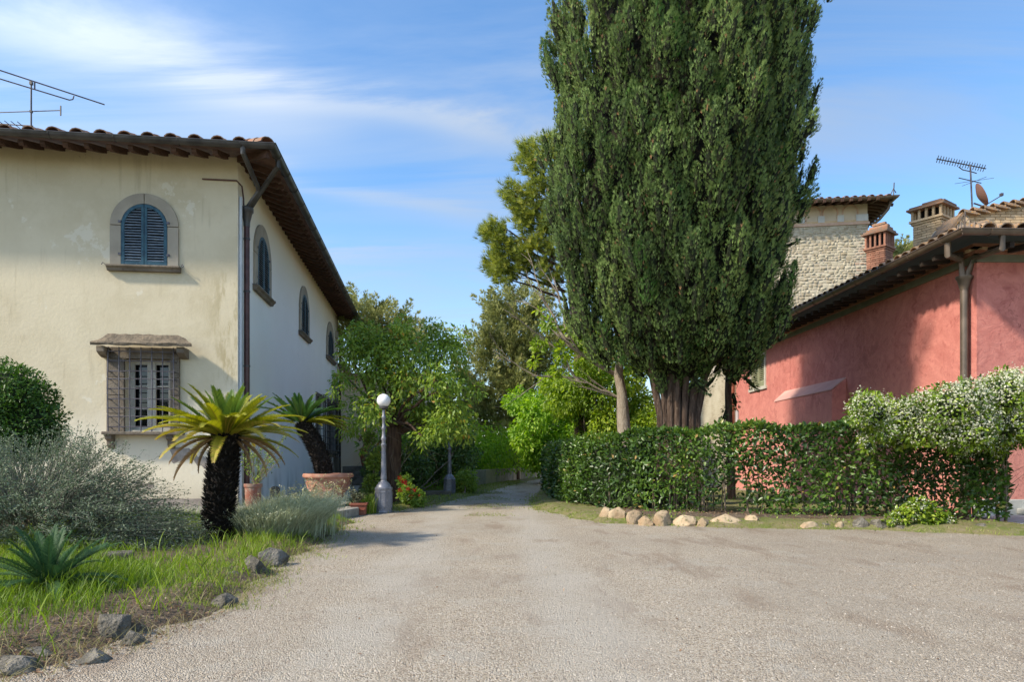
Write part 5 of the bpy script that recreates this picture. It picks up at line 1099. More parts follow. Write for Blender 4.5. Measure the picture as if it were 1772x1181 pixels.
for k in range(26): # thin bare drooping twigs
    a=P(random.uniform(640,740),random.uniform(720,790),dT-.3); limb(lt,a,a+Vector((random.uniform(-.8,.8),random.uniform(-.4,.2),random.uniform(-.7,-.1))),.006,.003,M['twig'],.15,4,'twig')
# conifers seen over the roof edge and beyond
M['con']=leafmat('olive_conifer_leaves',[(0,(.12,.14,.045)),(.5,(.27,.29,.10)),(.9,(.40,.40,.15)),(1,(.46,.43,.2))],.6,.35,.25)
def conifer(label,d,boxes,n,L0,W0,mat,base_px,plume=(.7,1.3,.2,.32)):
    t=thing('conifer_tree',label,'tree',P(base_px,HZ+CH*F/d,d)); pl=[]
    for (x,y,rx,ry,cnt) in boxes:
        for _ in range(cnt):
            a=random.uniform(0,6.28); q=math.sqrt(random.random()); dd=d+random.uniform(-1.8,1.8); 
            px=x+rx*q*math.cos(a); py=y+ry*q*math.sin(a)
            out=Vector((math.cos(a)*q,random.uniform(-.8,.2),.45-math.sin(a)*q*.3)); pl.append((P(px,py,dd),out+Vector((random.uniform(-.3,.3),0,random.uniform(-.1,.4))),random.uniform(plume[0],plume[1]),random.uniform(plume[2],plume[3]),.45+random.uniform(-.3,.35)))
    sprays('crown',pl,n,L0,W0,mat,t)
    g=P(base_px,HZ+CH*F/d,d); ty=min(b[1]-b[3]*.3 for b in boxes); mb=MB(); mb.tube([g,P(base_px,(HZ+ty)/2,d),P(base_px,ty,d)],[.30,.22,.05],8); mb.build('trunk',M['bark_d'],t)
    for _ in range(10):
        p_=random.choice(pl)[0]; f=random.uniform(.25,.9); limb(t,P(base_px,HZ+(ty-HZ)*f,d),p_,.06,.015,M['bark_d'],.05)
    return t
conifer('dark conifer showing behind the far eave of the villa',34,[(625,545,26,24,36),(650,570,40,30,50),(690,590,45,30,50),(620,600,40,40,50),(725,600,22,22,16)],70,.17,.10,M['con'],660)
conifer('tall olive green conifer in the middle distance left of the bare tree',38,[(875,545,30,38,44),(905,530,44,24,40),(900,590,75,45,120),(870,640,62,50,130),(850,690,50,44,100),(925,650,60,60,110),(835,725,30,24,40),(890,725,60,30,70),(858,600,30,20,20)],72,.19,.11,M['con'],890)
# pine with long yellow green needles
M['pine']=leafmat('yellow_green_pine_needles',[(0,(.07,.11,.02)),(.4,(.17,.21,.035)),(.8,(.30,.33,.055)),(1,(.42,.42,.09))],.5,.4,.3)
def pine():
    d=30.0; t=thing('pine_tree','yellow green pine leaning out from behind the massive cypress','tree',P(1010,HZ+CH*F/d,d))
    mb=MB(); mb.tube([P(1010,HZ+CH*F/d,d),P(1005,600,d),P(985,430,d),P(970,330,d),P(960,250,d)],[.4,.32,.26,.18,.06],9); mb.build('trunk',M['bark'],t)
    tips=[]; 
    cl=[(935,265,34,26,46),(915,285,22,18,20),(955,250,20,12,16),(885,335,14,20,16),(905,345,22,24,30),(945,330,30,30,44),(930,380,40,28,56),(860,395,18,12,16),(845,405,14,12,14),(870,420,22,16,26),(860,455,18,20,26),(890,455,26,24,40),(925,440,36,30,60),(875,480,20,12,18),(955,400,20,40,40),(955,475,22,18,24),(970,300,10,50,26)]
    pos=[];dr=[]
    for (x,y,rx,ry,c) in cl:
        ctr=P(x,y,d+random.uniform(-1,1)); limb(t,P(978+random.uniform(-4,4),min(y+50,520),d),ctr,.07,.02,M['bark_d'],.04)
        for _ in range(int(c*1.75)):
            a=random.uniform(0,6.28); q=math.sqrt(random.random()); p_=P(x+rx*q*math.cos(a),y+ry*q*math.sin(a),d+random.uniform(-1.2,1.2)); pos.append(p_); o_v=(p_-P(985,y+40,d)).normalized(); 
            for s in range(4): pos.append(p_+Vector((random.gauss(0,.13),random.gauss(0,.13),random.gauss(0,.13)))); dr.append(o_v)
            dr.append(o_v)
    pos=np.array([tuple(p) for p in pos]); dr=np.array([tuple(p) for p in dr]); n=len(pos)
    dd=unit(dr+rdir(n)*.45+np.array([0,0,.35])); me=leaves('crown',pos,dd,rdir(n),rng.uniform(.22,.36,n),rng.uniform(.26,.4,n),'needles',np.clip(rng.normal(.5,.24,n),0,1),M['pine']); link('crown',me,None,t,kind='stuff')
    for _ in range(10):
        a=P(random.uniform(900,985),random.uniform(440,520),d-.6); limb(t,a,a+Vector((random.uniform(-1.2,.2),0,random.uniform(-.6,.9))),.02,.006,M['twig'],.1,4,'twig')
pine()
# bare tree with pale bark
def bare():
    d=18.5; g=G(1081,873); g=P(1081,HZ+CH*F/d,d); t=thing('bare_tree','nearly leafless tree with pale bark and sweeping branches left of the cypress','tree',g)
    mb=MB(); mb.tube([g,P(1082,770,d),P(1078,720,d),P(1076,680,d),P(1070,650,d),P(1075,600,d)],[.24,.19,.17,.13,.12,.08],12); mb.build('trunk',M['bark_p'],t,smooth=True)
    def sub(a,b,r,depth):
        pts=limb(t,a,b,r,r*.45,M['bark_p'],random.uniform(.04,.12),6,'branch',Vector((random.uniform(-.5,.5),random.uniform(-.4,.4),random.uniform(-.7,.3))))
        if depth>0:
            for k in range(2 if depth>1 else 3):
                p=pts[random.randint(2,6)]; v=(b-a).normalized(); v=(v+Vector((random.uniform(-.7,.4),random.uniform(-.4,.4),random.uniform(-.35,.8)))).normalized(); sub(p,p+v*(b-a).length*random.uniform(.35,.6),max(.007,r*.5),depth-1)
    for (pa,pb,r) in (((1078,690),(1005,655),.06),((1005,655),(925,650),.035),((1000,660),(958,600),.045),((1078,690),(1010,670),.03),((1070,650),(985,600),.09),((985,600),(935,500),.05),((985,600),(960,490),.045),((958,600),(885,545),.03),((925,650),(852,605),.022),((985,600),(975,520),.03),((960,560),(905,520),.02),((940,655),(880,700),.018)):
        sub(P(pa[0],pa[1],d+random.uniform(-.2,.2)),P(pb[0],pb[1],d+random.uniform(-.4,.4)),r*.75,2 if r>.02 else 1)
    blobs_leaves('young_leaves',[bl(x,y,d,r) for x,y,r in ((932,598,12),(950,560,14),(975,610,16),(925,625,8),(932,537,5),(990,570,14),(1000,590,14),(965,640,12),(1010,620,18))],900,.16,.08,M['lime'],t)
M['lime']=leafmat('lime_green_leaves',[(0,(.10,.17,.02)),(.4,(.22,.33,.035)),(.8,(.38,.49,.055)),(1,(.52,.58,.09))],.45,.55,.4)
M['vine']=leafmat('bright_vine_leaves',[(0,(.09,.19,.02)),(.4,(.21,.38,.035)),(.8,(.36,.53,.055)),(1,(.48,.62,.08))],.45,.5,.4)
M['shrub']=leafmat('dark_shrub_leaves',[(0,(.03,.07,.015)),(.5,(.085,.155,.03)),(.9,(.17,.25,.05)),(1,(.26,.32,.07))],.4,.25,.5)
bare()
def bush(name,label,cat,blobs,n,Ln,W,mat,base_,stems=6,**k):
    t=thing(name,label,cat,base_); blobs_leaves('foliage',blobs,n,Ln,W,mat,t,**k)
    for b in random.sample(blobs,min(stems,len(blobs))): limb(t,Vector(base_)+Vector((random.uniform(-.2,.2),random.uniform(-.2,.2),0)),b[0],.03,.01,M['twig'],.08,5,'stem')
    return t
def many(lst,d,jit=10,rep=2,dj=1.2,f=(.6,1)):
    o=[]
    for (x,y,r) in lst:
        for q in range(rep): o.append(bl(x+random.uniform(-jit,jit),y+random.uniform(-jit,jit),d+random.uniform(-dj,dj),r*random.uniform(*f)))
    return o
bush('lime_tree','tall lime green young tree at the bend of the drive','tree',many([(1010,640,40),(1050,620,40),(985,690,44),(1040,690,50),(960,670,24),(1100,700,44),(1010,590,26),(1120,740,36),(1050,740,44),(1085,650,34),(1100,760,36),(1015,560,16)],29,12,3),24000,.17,.09,M['lime'],P(1040,HZ+CH*F/29,29),10,droop=.8)
bush('maple_bush','mid green broad leaved bush spilling over the drive beyond the hedge','shrub',many([(920,730,34),(960,740,40),(940,770,36),(985,770,36),(900,700,26),(925,695,22),(1000,730,30),(900,760,28),(960,700,22),(930,800,24),(970,800,24)],33,10,3),19000,.18,.10,M['vine'],P(955,HZ+CH*F/33,33),8,droop=.8)
# hedge bank of vines along the left of the drive
vb=[]
for t_ in np.linspace(0,1,30):
    x=-2.9+t_*6.6; y=25+t_*25; 
    for k in range(4): vb.append((Vector((x-.95+random.uniform(-.7,.7),y+random.uniform(-.6,.6),2.0+random.uniform(-.8,.6)-(.55*t_))),(1.0,1.0,.8)))
    vb.append((Vector((x-.45,y+.2,1.05 if t_>.35 else .6)),(.5,.8,.5)))
bush('vine_hedge','bright green vine hedge arching over the low wall along the drive','hedge',vb,26000,.17,.085,M['vine'],(-4,26,0),14,droop=1.2,shell=.4)
sb_=[bl(x,y,24.6 if x>735 else 22,r*1.1) for x,y,r in ((720,800,28),(745,810,24),(705,830,22),(765,790,26),(800,790,28),(740,770,28),(650,790,18),(642,815,14),(655,840,10),(770,820,16),(800,760,20),(705,780,20))]
bush('dark_shrub','dense dark green shrubs filling the space behind the lamps','shrub',sb_,13000,.12,.055,M['shrub'],(-3.2,23,0),8,droop=.6,shell=.8)
bush('round_shrub','small glossy round shrub just right of the farther lamp post','shrub',[bl(806,832,23.4,20),bl(800,842,23.4,16)],1900,.10,.055,M['leaf_d'],P(805,858,22.9),3)
bush('yellow_shrub','yellow green shrub growing between the white wall steps and the trunk','shrub',[bl(648,800,17.6,14),bl(645,835,17.4,14),bl(655,860,17,10),bl(640,760,17.8,10)],1500,.10,.045,M['leaf_l'],P(648,875,17.3),3)
# geraniums and red blossoms
M['red_fl']=leafmat('red_petals',[(0,(.35,.008,.008)),(1,(.62,.02,.02))],.5,.2)
def flowers(parent,pts,r,n,mat,name='blossom',sz=.05):
    for p in pts:
        q=np.array(p)+rdir(n)*r*rng.random((n,1))**.4; dd=unit(q-np.array(p)); me=leaves(name,q,rdir(n),dd+.2*rdir(n)+np.array([0,-.3,.3]),sz,sz,'star',None,mat); link(name,me,None,parent)
gt=bush('geranium_plant','red flowering geranium clump at the foot of the brown trunk','plant',[bl(705,855,17.2,16),bl(722,862,17.0,14),bl(700,835,17.4,12)],1500,.08,.06,M['leaf_d'],P(710,872,17.2),3)
flowers(gt,[P(x,y,16.9) for x,y in ((693,849),(707,847),(718,849),(712,860),(727,859),(700,834),(691,827),(695,832),(702,838))],.06,26,M['red_fl'])
gt=bush('geranium_plant','red flowers glowing right behind the farther lamp post','plant',[bl(772,833,23.3,9),bl(783,838,23.3,8)],500,.08,.06,M['leaf_d'],P(778,857,23.4),2)
flowers(gt,[P(x,y,23.2) for x,y in ((774,830),(781,827),(785,829),(771,836))],.09,26,M['red_fl'])
# ================================================================= HEDGE
M['hedge']=leafmat('glossy_laurel_hedge_leaves',[(0,(.018,.042,.008)),(.35,(.045,.095,.014)),(.7,(.095,.175,.024)),(.97,(.20,.30,.04)),(1,(.40,.26,.08))],.36,.3,.5)
HC=[(9.05,12.75),(6.8,13.3),(4.6,13.9),(3.2,14.6),(2.25,15.9),(1.66,17.8),(1.45,20.4),(1.55,24),(1.9,28),(2.8,33),(5,36)]
def hedge():
    t=thing('laurel_hedge','long clipped laurel hedge curving round the cypress island','hedge',(4.5,14.2,0))
    P_=np.array(HC); seg=np.hypot(*(P_[1:]-P_[:-1]).T); cum=np.concatenate([[0],np.cumsum(seg)])
    def at(s): 
        x=np.interp(s,cum,P_[:,0]); y=np.interp(s,cum,P_[:,1]); x2=np.interp(s+.3,cum,P_[:,0]); y2=np.interp(s+.3,cum,P_[:,1]); x1=np.interp(s-.3,cum,P_[:,0]); y1=np.interp(s-.3,cum,P_[:,1])
        tx,ty=x2-x1,y2-y1; l=np.hypot(tx,ty)+1e-6; return x,y,tx/l,ty/l
    H=lambda s: np.interp(s,[0,.5,5,8,11,16,30],[1.55,1.80,1.80,1.66,1.56,1.50,1.45])+.05*np.sin(s*3.1)+.03*np.sin(s*7.7)
    S=cum[-1]; N_=56000; s=rng.random(N_)**1.25*S; x,y,tx,ty=at(s); nx,ny=ty,-tx   # side away from camera decided by sign
    # outward toward camera: choose normal with the drive side
    sg=np.where(rng.random(N_)<.72,1,-1); h=H(s)
    kind=rng.random(N_); top=kind<.24
    w=.42*(1+.12*np.sin(s*2.3)+.08*np.sin(s*6.1+1))
    z=np.where(top,h+rng.normal(0,.03,N_),h*(.04+.96*rng.random(N_)**.8)); lat=np.where(top,rng.uniform(-1,1,N_)*w,sg*(w-np.abs(rng.normal(0,.13,N_))+.05*np.sin(s*9+z*8)))
    inner=rng.random(N_)<.22; lat=np.where(inner,rng.uniform(-1,1,N_)*w,lat)
    # the drive face is the one on the left when walking from right end to left: compute sign
    lx,ly=ty*1.0,-tx*1.0
    # near right end walking direction is -x,+y ; (ty,-tx) = (+,+)?? flip so that positive lateral faces the camera side
    lx,ly=-lx,-ly
    # open, see-through middle and right stretch low down
    zf=z/h; gap=np.interp(s,[0,1.5,2.5,5.6,6.6,7.4],[.0,.08,.26,.34,.05,.0])*np.clip(1.15-zf*1.5,0,1)*np.interp(zf,[0,.15,.3],[.6,.8,1])
    lump=(np.sin(s*5.3+np.sin(z*6))*np.sin(z*7.1+s*2.2)); keep=rng.random(N_)>gap*(.80+.35*lump)
    keep&=~((s>4.55)&(s<4.95)&(z<.75)&(rng.random(N_)<.9))
    keep&=(z>.16+.12*np.sin(s*4)*(s<9))|(rng.random(N_)<.45)
    endr=np.clip(s/.45,0,1); lat=lat*np.sqrt(np.clip(1-(1-endr)**2,0.05,1))
    pos=np.stack([x+lx*lat,y+ly*lat,z],1)+rng.normal(0,.02,(N_,3)); out=np.where(top[:,None],np.array([0,0,1.0]),np.stack([lx*np.sign(lat),ly*np.sign(lat),np.full(N_,.15)],1))
    pos=pos[keep]; out=out[keep]; n=len(pos); tp=top[keep]
    d=unit(out*.5+rdir(n)*.8+np.array([0,0,.25])); nr=out*.7+rdir(n)*.5+np.array([0,0,.45])
    tone=np.clip(.42+.18*np.sin(s[keep]*2+z[keep]*2.5)+np.where(tp,.25,0)*.5+rng.normal(0,.18,n),0,.985); tone=np.where(rng.random(n)<.008,1,tone)  # top leaves toned lighter, light on the hedge top put into colour
    l=rng.uniform(.07,.135,n)*np.interp(s[keep],[0,8,20],[1.02,1.0,1.1]); link('foliage',leaves('foliage',pos,d,nr,l,l*.44,'laurel',tone,M['hedge']),None,t,kind='stuff')
    # stray shoots above the top
    # stems
    for k in range(110):
        ss=random.random()**1.3*13; x,y,tx,ty=[float(q) for q in at(ss)]; o=random.uniform(-.25,.25); hh=float(H(ss))
        a=Vector((x-ty*o,y+tx*o,0)); pts=[a,a+Vector((random.uniform(-.06,.06),random.uniform(-.06,.06),hh*.4)),a+Vector((random.uniform(-.15,.15),random.uniform(-.15,.15),hh*.9))]
        mb=MB(); mb.tube(pts,[random.uniform(.012,.024),.012,.005],5,False)
        for q in range(3):
            b=pts[1].lerp(pts[2],random.random()*.7-.3); mb.tube([b,b+Vector((random.uniform(-.3,.3),random.uniform(-.25,.25),random.uniform(.1,.45)))],[.007,.003],4,False)
        mb.build('stem',M['twig'],t)
    # dark heart of the dense left part
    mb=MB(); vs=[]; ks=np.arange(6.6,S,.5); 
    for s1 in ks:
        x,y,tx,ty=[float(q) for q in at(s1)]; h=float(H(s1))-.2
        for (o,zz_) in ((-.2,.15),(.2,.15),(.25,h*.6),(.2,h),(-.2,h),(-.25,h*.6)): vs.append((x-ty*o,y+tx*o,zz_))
    m_=len(ks); mb.add(vs,[(6*i+j,6*i+(j+1)%6,6*i+6+(j+1)%6,6*i+6+j) for i in range(m_-1) for j in range(6)]+[(5,4,3,2,1,0)]); mb.build('dark_inner_core',M['core_b'],t)
hedge()
# jasmine in flower
M['jas']=leafmat('jasmine_leaves',[(0,(.04,.08,.010)),(.4,(.13,.21,.02)),(.8,(.27,.38,.035)),(1,(.40,.48,.06))],.35,.35,.5)
M['jfl']=leafmat('white_jasmine_petals',[(0,(.60,.60,.40)),(1,(.82,.82,.68))],.6,.25,.2)
def jasmine(name,label,bls,nl,nf,base_,stem=True):
    t=thing(name,label,'shrub',base_); blobs_leaves('foliage',bls,nl,.085,.04,M['jas'],t,'diamond',.2,.22,.35,.5)
    C=np.array([tuple(b[0]) for b in bls]); R=np.array([b[1] for b in bls]); w=R.prod(1)**(2/3); w/=w.sum(); nc=nf//6; idx=rng.choice(len(bls),nc,p=w)
    u_=rdir(nc)+np.array([-.15,-.55,.35]); u_=unit(u_); c=C[idx]+u_*R[idx]*rng.uniform(.93,1.08,(nc,1)); pos=np.repeat(c,6,0)+rng.normal(0,.04,(nc*6,3)); o=np.repeat(u_,6,0)+rdir(nc*6)*.55
    link('blossoms',leaves('blossoms',pos,rdir(nc*6),o,.042,.042,'star',None,M['jfl']),None,t,kind='stuff')
    mb=MB()
    for c,r in bls[::2]: mb.lathe(c,[(r[0]*.62*math.sin(a),-r[0]*.62*math.cos(a)) for a in [math.pi*i/7+.01 for i in range(8)]],10)
    mb.build('dark_inner_core',M['core_b'],t,kind='stuff')
    if stem:
        for b in bls[::4]: limb(t,Vector(base_),b[0],.022,.01,M['twig'],.08,5,'stem')
    return t
dj=12.2; jl=[]
for (x,y,r) in ((1495,690,20),(1485,720,22),(1520,720,30),(1560,715,28),(1530,745,20),(1600,710,32),(1590,745,24),(1640,700,34),(1640,740,36),(1680,690,36),(1690,740,36),(1660,775,20),(1730,680,36),(1730,730,38),(1720,770,20),(1770,680,34),(1780,730,44),(1830,690,50),(1850,740,50),(1900,700,60),(1500,765,12),(1555,760,12)):
    for q in range(2): jl.append(bl(x+random.uniform(-8,8),y+random.uniform(-5,8),dj+random.uniform(-.35,.55)-(.2 if x>1600 else 0),r*random.uniform(.85,1.12)))
jasmine('jasmine_shrub','big jasmine covered in white blossom leaning over the right hedge end',jl,28000,22000,(9.0,12.9,0),False)
jasmine('jasmine_shrub','low sprawling jasmine with a few blossoms at the hedge foot',[bl(x,y,11.75,r) for x,y,r in ((1590,880,18),(1615,893,15),(1560,893,13),(1640,903,11),(1600,905,12),(1540,900,8))],1400,240,(7.0,11.95,0))
# ================================================================= CYCADS
M['frond_y']=leafmat('yellowing_cycad_leaflets',[(0,(.10,.13,.014)),(.5,(.26,.27,.026)),(.85,(.42,.38,.05)),(1,(.48,.34,.09))],.4,.3,.4)
M['frond_g']=leafmat('green_cycad_leaflets',[(0,(.03,.075,.02)),(.5,(.06,.14,.028)),(1,(.17,.24,.04))],.35,.25,.5)
M['frond_d']=leafmat('dark_green_cycad_leaflets',[(0,(.018,.05,.020)),(.5,(.042,.10,.038)),(1,(.09,.16,.05))],.55,.2,.25)
M['frond_b']=leafmat('dead_brown_cycad_leaflets',[(0,(.14,.08,.035)),(.5,(.27,.17,.08)),(1,(.40,.28,.15))],.7,.2,.2)
def frond_mesh(L_,curve,mat,wl=.13,npair=62,tone0=.5,fold=.55,lw=.014):
    """rachis in the local yz plane, growing along +y and arching down by 'curve'"""
    pts=[];tg=[]; a=0
    p=np.array([0.,0.,0.]); n=24
    for i in range(n+1):
        pts.append(p.copy()); an=-curve*(i/n)**1.5; t=np.array([0,math.cos(an),math.sin(an)]); tg.append(t); p=p+t*L_/n
    pts=np.array(pts); tg=np.array(tg)
    V=[];T=[];R_=[]
    def add(vs,ts,r): 
        b=len(V); V.extend(vs); T.extend([tuple(b+i for i in t) for t in ts]); R_.extend([r]*len(vs))
    for i in range(n):   # thin ridge rachis
        w0=.010*(1-i/n*.8); a_=pts[i];b_=pts[i+1]; up=np.cross(tg[i],np.array([1,0,0]))*-1
        add([a_-[w0,0,0],a_+[w0,0,0],b_+[w0*.95,0,0],b_-[w0*.95,0,0]],[(0,1,2),(0,2,3)],.95)
    ss=np.linspace(.10,1,npair)
    for s in ss:
        q=s*n; i=min(int(q),n-1); f=q-i; p0=pts[i]*(1-f)+pts[i+1]*f; t=tg[i]; up=np.cross(np.array([1.,0,0]),t)
        l=wl*(min(1,s*3.2+.25))*(1-.72*max(0,(s-.55)/.45)**1.6)*rng.uniform(.92,1.06)
        for sd in (-1,1):
            dirv=np.array([sd*math.cos(fold),0,0])+up*math.sin(fold)*.8+t*(.42+.62*s); dirv/=np.linalg.norm(dirv)
            mid=p0+dirv*l*.55; tip=p0+dirv*l-up*.012*rng.uniform(0,2); wv=t*lw*.5
            add([p0-wv,p0+wv,mid+wv,mid-wv,tip],[(0,1,2),(0,2,3),(3,2,4)],np.clip(tone0+.35*(s-.5)+rng.normal(0,.12),0,1))
    return npmesh('frond',np.array(V),np.array(T),R_,mat)
def orient(az,el,roll=0):  # y axis of frond points to azimuth/elevation
    return Matrix.Rotation(az,4,'Z')@Matrix.Rotation(el,4,'X')@Matrix.Rotation(roll,4,'Y')
def trunk_scales(t,pts,rad,n,nm='leaf_bases',sc=.05):
    pts=np.array([tuple(p) for p in pts]); k=len(pts); s=rng.random(n)*(k-1); i=np.minimum(s.astype(int),k-2); f=(s-i)[:,None]; c=pts[i]*(1-f)+pts[i+1]*f; ax=unit(pts[i+1]-pts[i])
    r=rdir(n); r=unit(r-ax*(r*ax).sum(1,keepdims=True)); rr=np.interp(s,range(k),rad)[:,None]; pos=c+r*rr*.93; d=unit(r*1.0+ax*.6+rdir(n)*.3)
    me=leaves(nm,pos,d,ax+rdir(n)*.3,sc*rng.uniform(.6,1.5,n),sc*.55,'blade',rng.random(n)**1.6,M['scale']); link(nm,me,None,t,kind='stuff')
def cycad(name_label,base_,top,trk,rad,fronds,meshes,nsc,sc=.05,cr=.10):
    t=thing('cycad_palm',name_label,'palm',base_)
    mb=MB(); mb.tube(trk,rad,16); mb.build('trunk',M['cycas_tr'],t,smooth=True); trunk_scales(t,trk,rad,nsc,sc=sc)
    for (az,el,mi,ro,s) in fronds:
        m=Matrix.Translation(Vector(top)+Vector((-math.sin(az)*cr*math.cos(el),math.cos(az)*cr*math.cos(el),0)))@orient(az,el,ro)@Matrix.Scale(s,4)
        inst('frond',meshes[mi],t,m)
    return t
def fan(n,elr,mi,s=(.9,1.05),azr=(0,6.283),ro=.25):
    o=[]; 
    for k in range(n):
        az=azr[0]+(azr[1]-azr[0])*(k+random.uniform(-.35,.35))/n; o.append((az,math.radians(random.uniform(*elr)),random.choice(mi),random.uniform(-ro,ro),random.uniform(*s)))
    return o
d1=9.5; g=P(378,945,d1); g.z=.03
top1=P(391,757,d1)
meshY=[frond_mesh(1.04,.75,M['frond_y'],.15,84,tone0=.45,lw=.0125),frond_mesh(.96,.45,M['frond_y'],.15,80,tone0=.35,lw=.0125),frond_mesh(.86,.3,M['frond_g'],.14,72,tone0=.7,lw=.0125),frond_mesh(.98,1.0,M['frond_b'],.11,60,tone0=.5,fold=1.1,lw=.016),frond_mesh(.99,.9,M['frond_y'],.14,80,tone0=.8,lw=.0125)]
fr=fan(19,(13,28),[0,4],(.92,1.05))+fan(20,(26,44),[0,1],(.88,1.0))+fan(16,(44,64),[1,2],(.8,.95))+fan(6,(66,84),[2],(.75,.9))+fan(5,(-4,8),[0,4],(.85,.98))
fr+=[(math.radians(90+10),math.radians(-28),3,.5,.85),(math.radians(-78),math.radians(-30),3,-.4,.75),(math.radians(-95),math.radians(-12),3,.2,.8),(math.radians(-110),math.radians(-35),3,.2,.6),(math.radians(120),math.radians(-10),3,.2,.75),(math.radians(60),math.radians(-20),3,-.2,.8),(math.radians(-60),math.radians(-8),3,.3,.85),(math.radians(150),math.radians(-18),3,.1,.6)]
cycad('nearest cycad with a crown of yellowing fronds on a thick black trunk',g,top1,[g,P(378,890,d1),P(384,830,d1),P(390,775,d1),P(391,752,d1)],[.178,.19,.185,.175,.13],fr,meshY,6000,.07)
d2=15.2; top2=P(521,733,d2); b2=gP+Vector((0,0,hP-.03))
meshG=[frond_mesh(1.02,.6,M['frond_g'],.14,50,tone0=.3,lw=.022),frond_mesh(.95,.35,M['frond_g'],.13,50,tone0=.25,lw=.022),frond_mesh(1.0,.7,M['frond_y'],.13,50,tone0=.3,lw=.028)]
fr=fan(9,(10,26),[0,2],(.85,.98))+fan(14,(30,48),[0,1],(.85,.98))+fan(13,(48,66),[1],(.75,.9))+fan(5,(68,84),[1],(.65,.85))+[(math.radians(a_),math.radians(e_),2,random.uniform(-.3,.3),1.0) for a_,e_ in ((-90,14),(-80,8),(-98,6),(-105,16),(-75,20),(-88,2),(100,8),(85,14))]
cycad('leaning cycad with green fronds growing out of the wide terracotta pot',b2,top2,[P(562,822,d2),P(556,795,d2),P(545,770,d2),P(532,748,d2),P(522,732,d2)],[.185,.185,.18,.175,.13],fr,meshG,3000,.06,.08)
d3=5.7; g3_=P(82,1050,d3); g3_.z=.03; top3=P(84,1012,d3)
meshD=[frond_mesh(.58,.45,M['frond_d'],.105,50,tone0=.5,lw=.0085),frond_mesh(.54,.3,M['frond_d'],.10,50,tone0=.35,lw=.0085),frond_mesh(.60,.7,M['frond_d'],.105,50,tone0=.65,lw=.0085)]
fr=fan(11,(8,24),[0,2],(.9,1.05))+fan(10,(28,46),[0,1],(.9,1.02))+fan(8,(48,68),[1],(.85,1.0))+fan(4,(70,84),[1],(.8,.95))
cycad('small dark green cycad low in the near left corner of the bed',g3_,top3,[g3_,P(84,1030,d3),top3],[.055,.065,.06],fr,meshD,420,.04,.03)
# ================================================================= SHRUBS, GRASSES OF THE BED
M['silver']=leafmat('silvery_grey_green_leaves',[(0,(.055,.085,.042)),(.45,(.125,.17,.095)),(.85,(.25,.30,.19)),(1,(.40,.45,.32))],.6,.2,.3)
def silver_bush():
    d=8.9; base_=P(60,965,d); base_.z=.03; t=thing('silver_bush','large silvery grey bush of fine twigs before the yellow front','shrub',base_)
    PO=[];DI=[]; tw=MB(); n=1750
    for k in range(n):
        a=random.uniform(0,6.283); q=random.random()**.5
        el=random.uniform(-.02,1.35)*(1 if random.random()<.62 else .45); 
        tx=-.05+math.cos(a)*math.cos(el)*2.1; ty=math.sin(a)*math.cos(el)*1.25; tz=.15+math.sin(el)*1.33
        if tx>1.0: tz*=max(.35,1-(tx-1.0)*.55)
        if tx<-.4: tz*=.95
        s=random.uniform(.80,1.06); p0=base_+Vector((tx*.12,ty*.12,0)); p1=base_+Vector((tx*s,ty*s,max(.05,tz*s))); v=p1-p0
        pts=[p0+v*f+Vector((0,0,.18*math.sin(math.pi*f)*(1 if tz>.5 else .4)))+Vector((random.gauss(0,.03),random.gauss(0,.03),random.gauss(0,.03)))*f for f in (0,.35,.6,.8,1.0)]
        pts.append(pts[-1]+(pts[-1]-pts[-2])*.5+Vector((random.gauss(0,.04),random.gauss(0,.04),random.gauss(0,.05))))
        tw.tube(pts[1:],[.005,.0042,.0032,.0025,.0016],3,False)
        for j in range(38):
            f=1.3+random.random()**.8*3.7; i=min(int(f),4); ff=f-i; c=pts[i].lerp(pts[i+1],ff); u_=(pts[i+1]-pts[i]).normalized()
            PO.append(tuple(c+Vector((random.gauss(0,.022),random.gauss(0,.022),random.gauss(0,.022))))); DI.append(tuple(u_))
    tw.build('twigs',M['twig_s'],t,kind='stuff'); PO=np.array(PO); DI=np.array(DI); m=len(PO)
    l=rng.uniform(.020,.042,m); link('foliage',leaves('foliage',PO,unit(DI*.7+rdir(m)*.8),rdir(m)+np.array([0,0,.6]),l,l*.42,'diamond',np.clip(rng.normal(.5,.22,m),0,1),M['silver']),None,t,kind='stuff')
silver_bush()
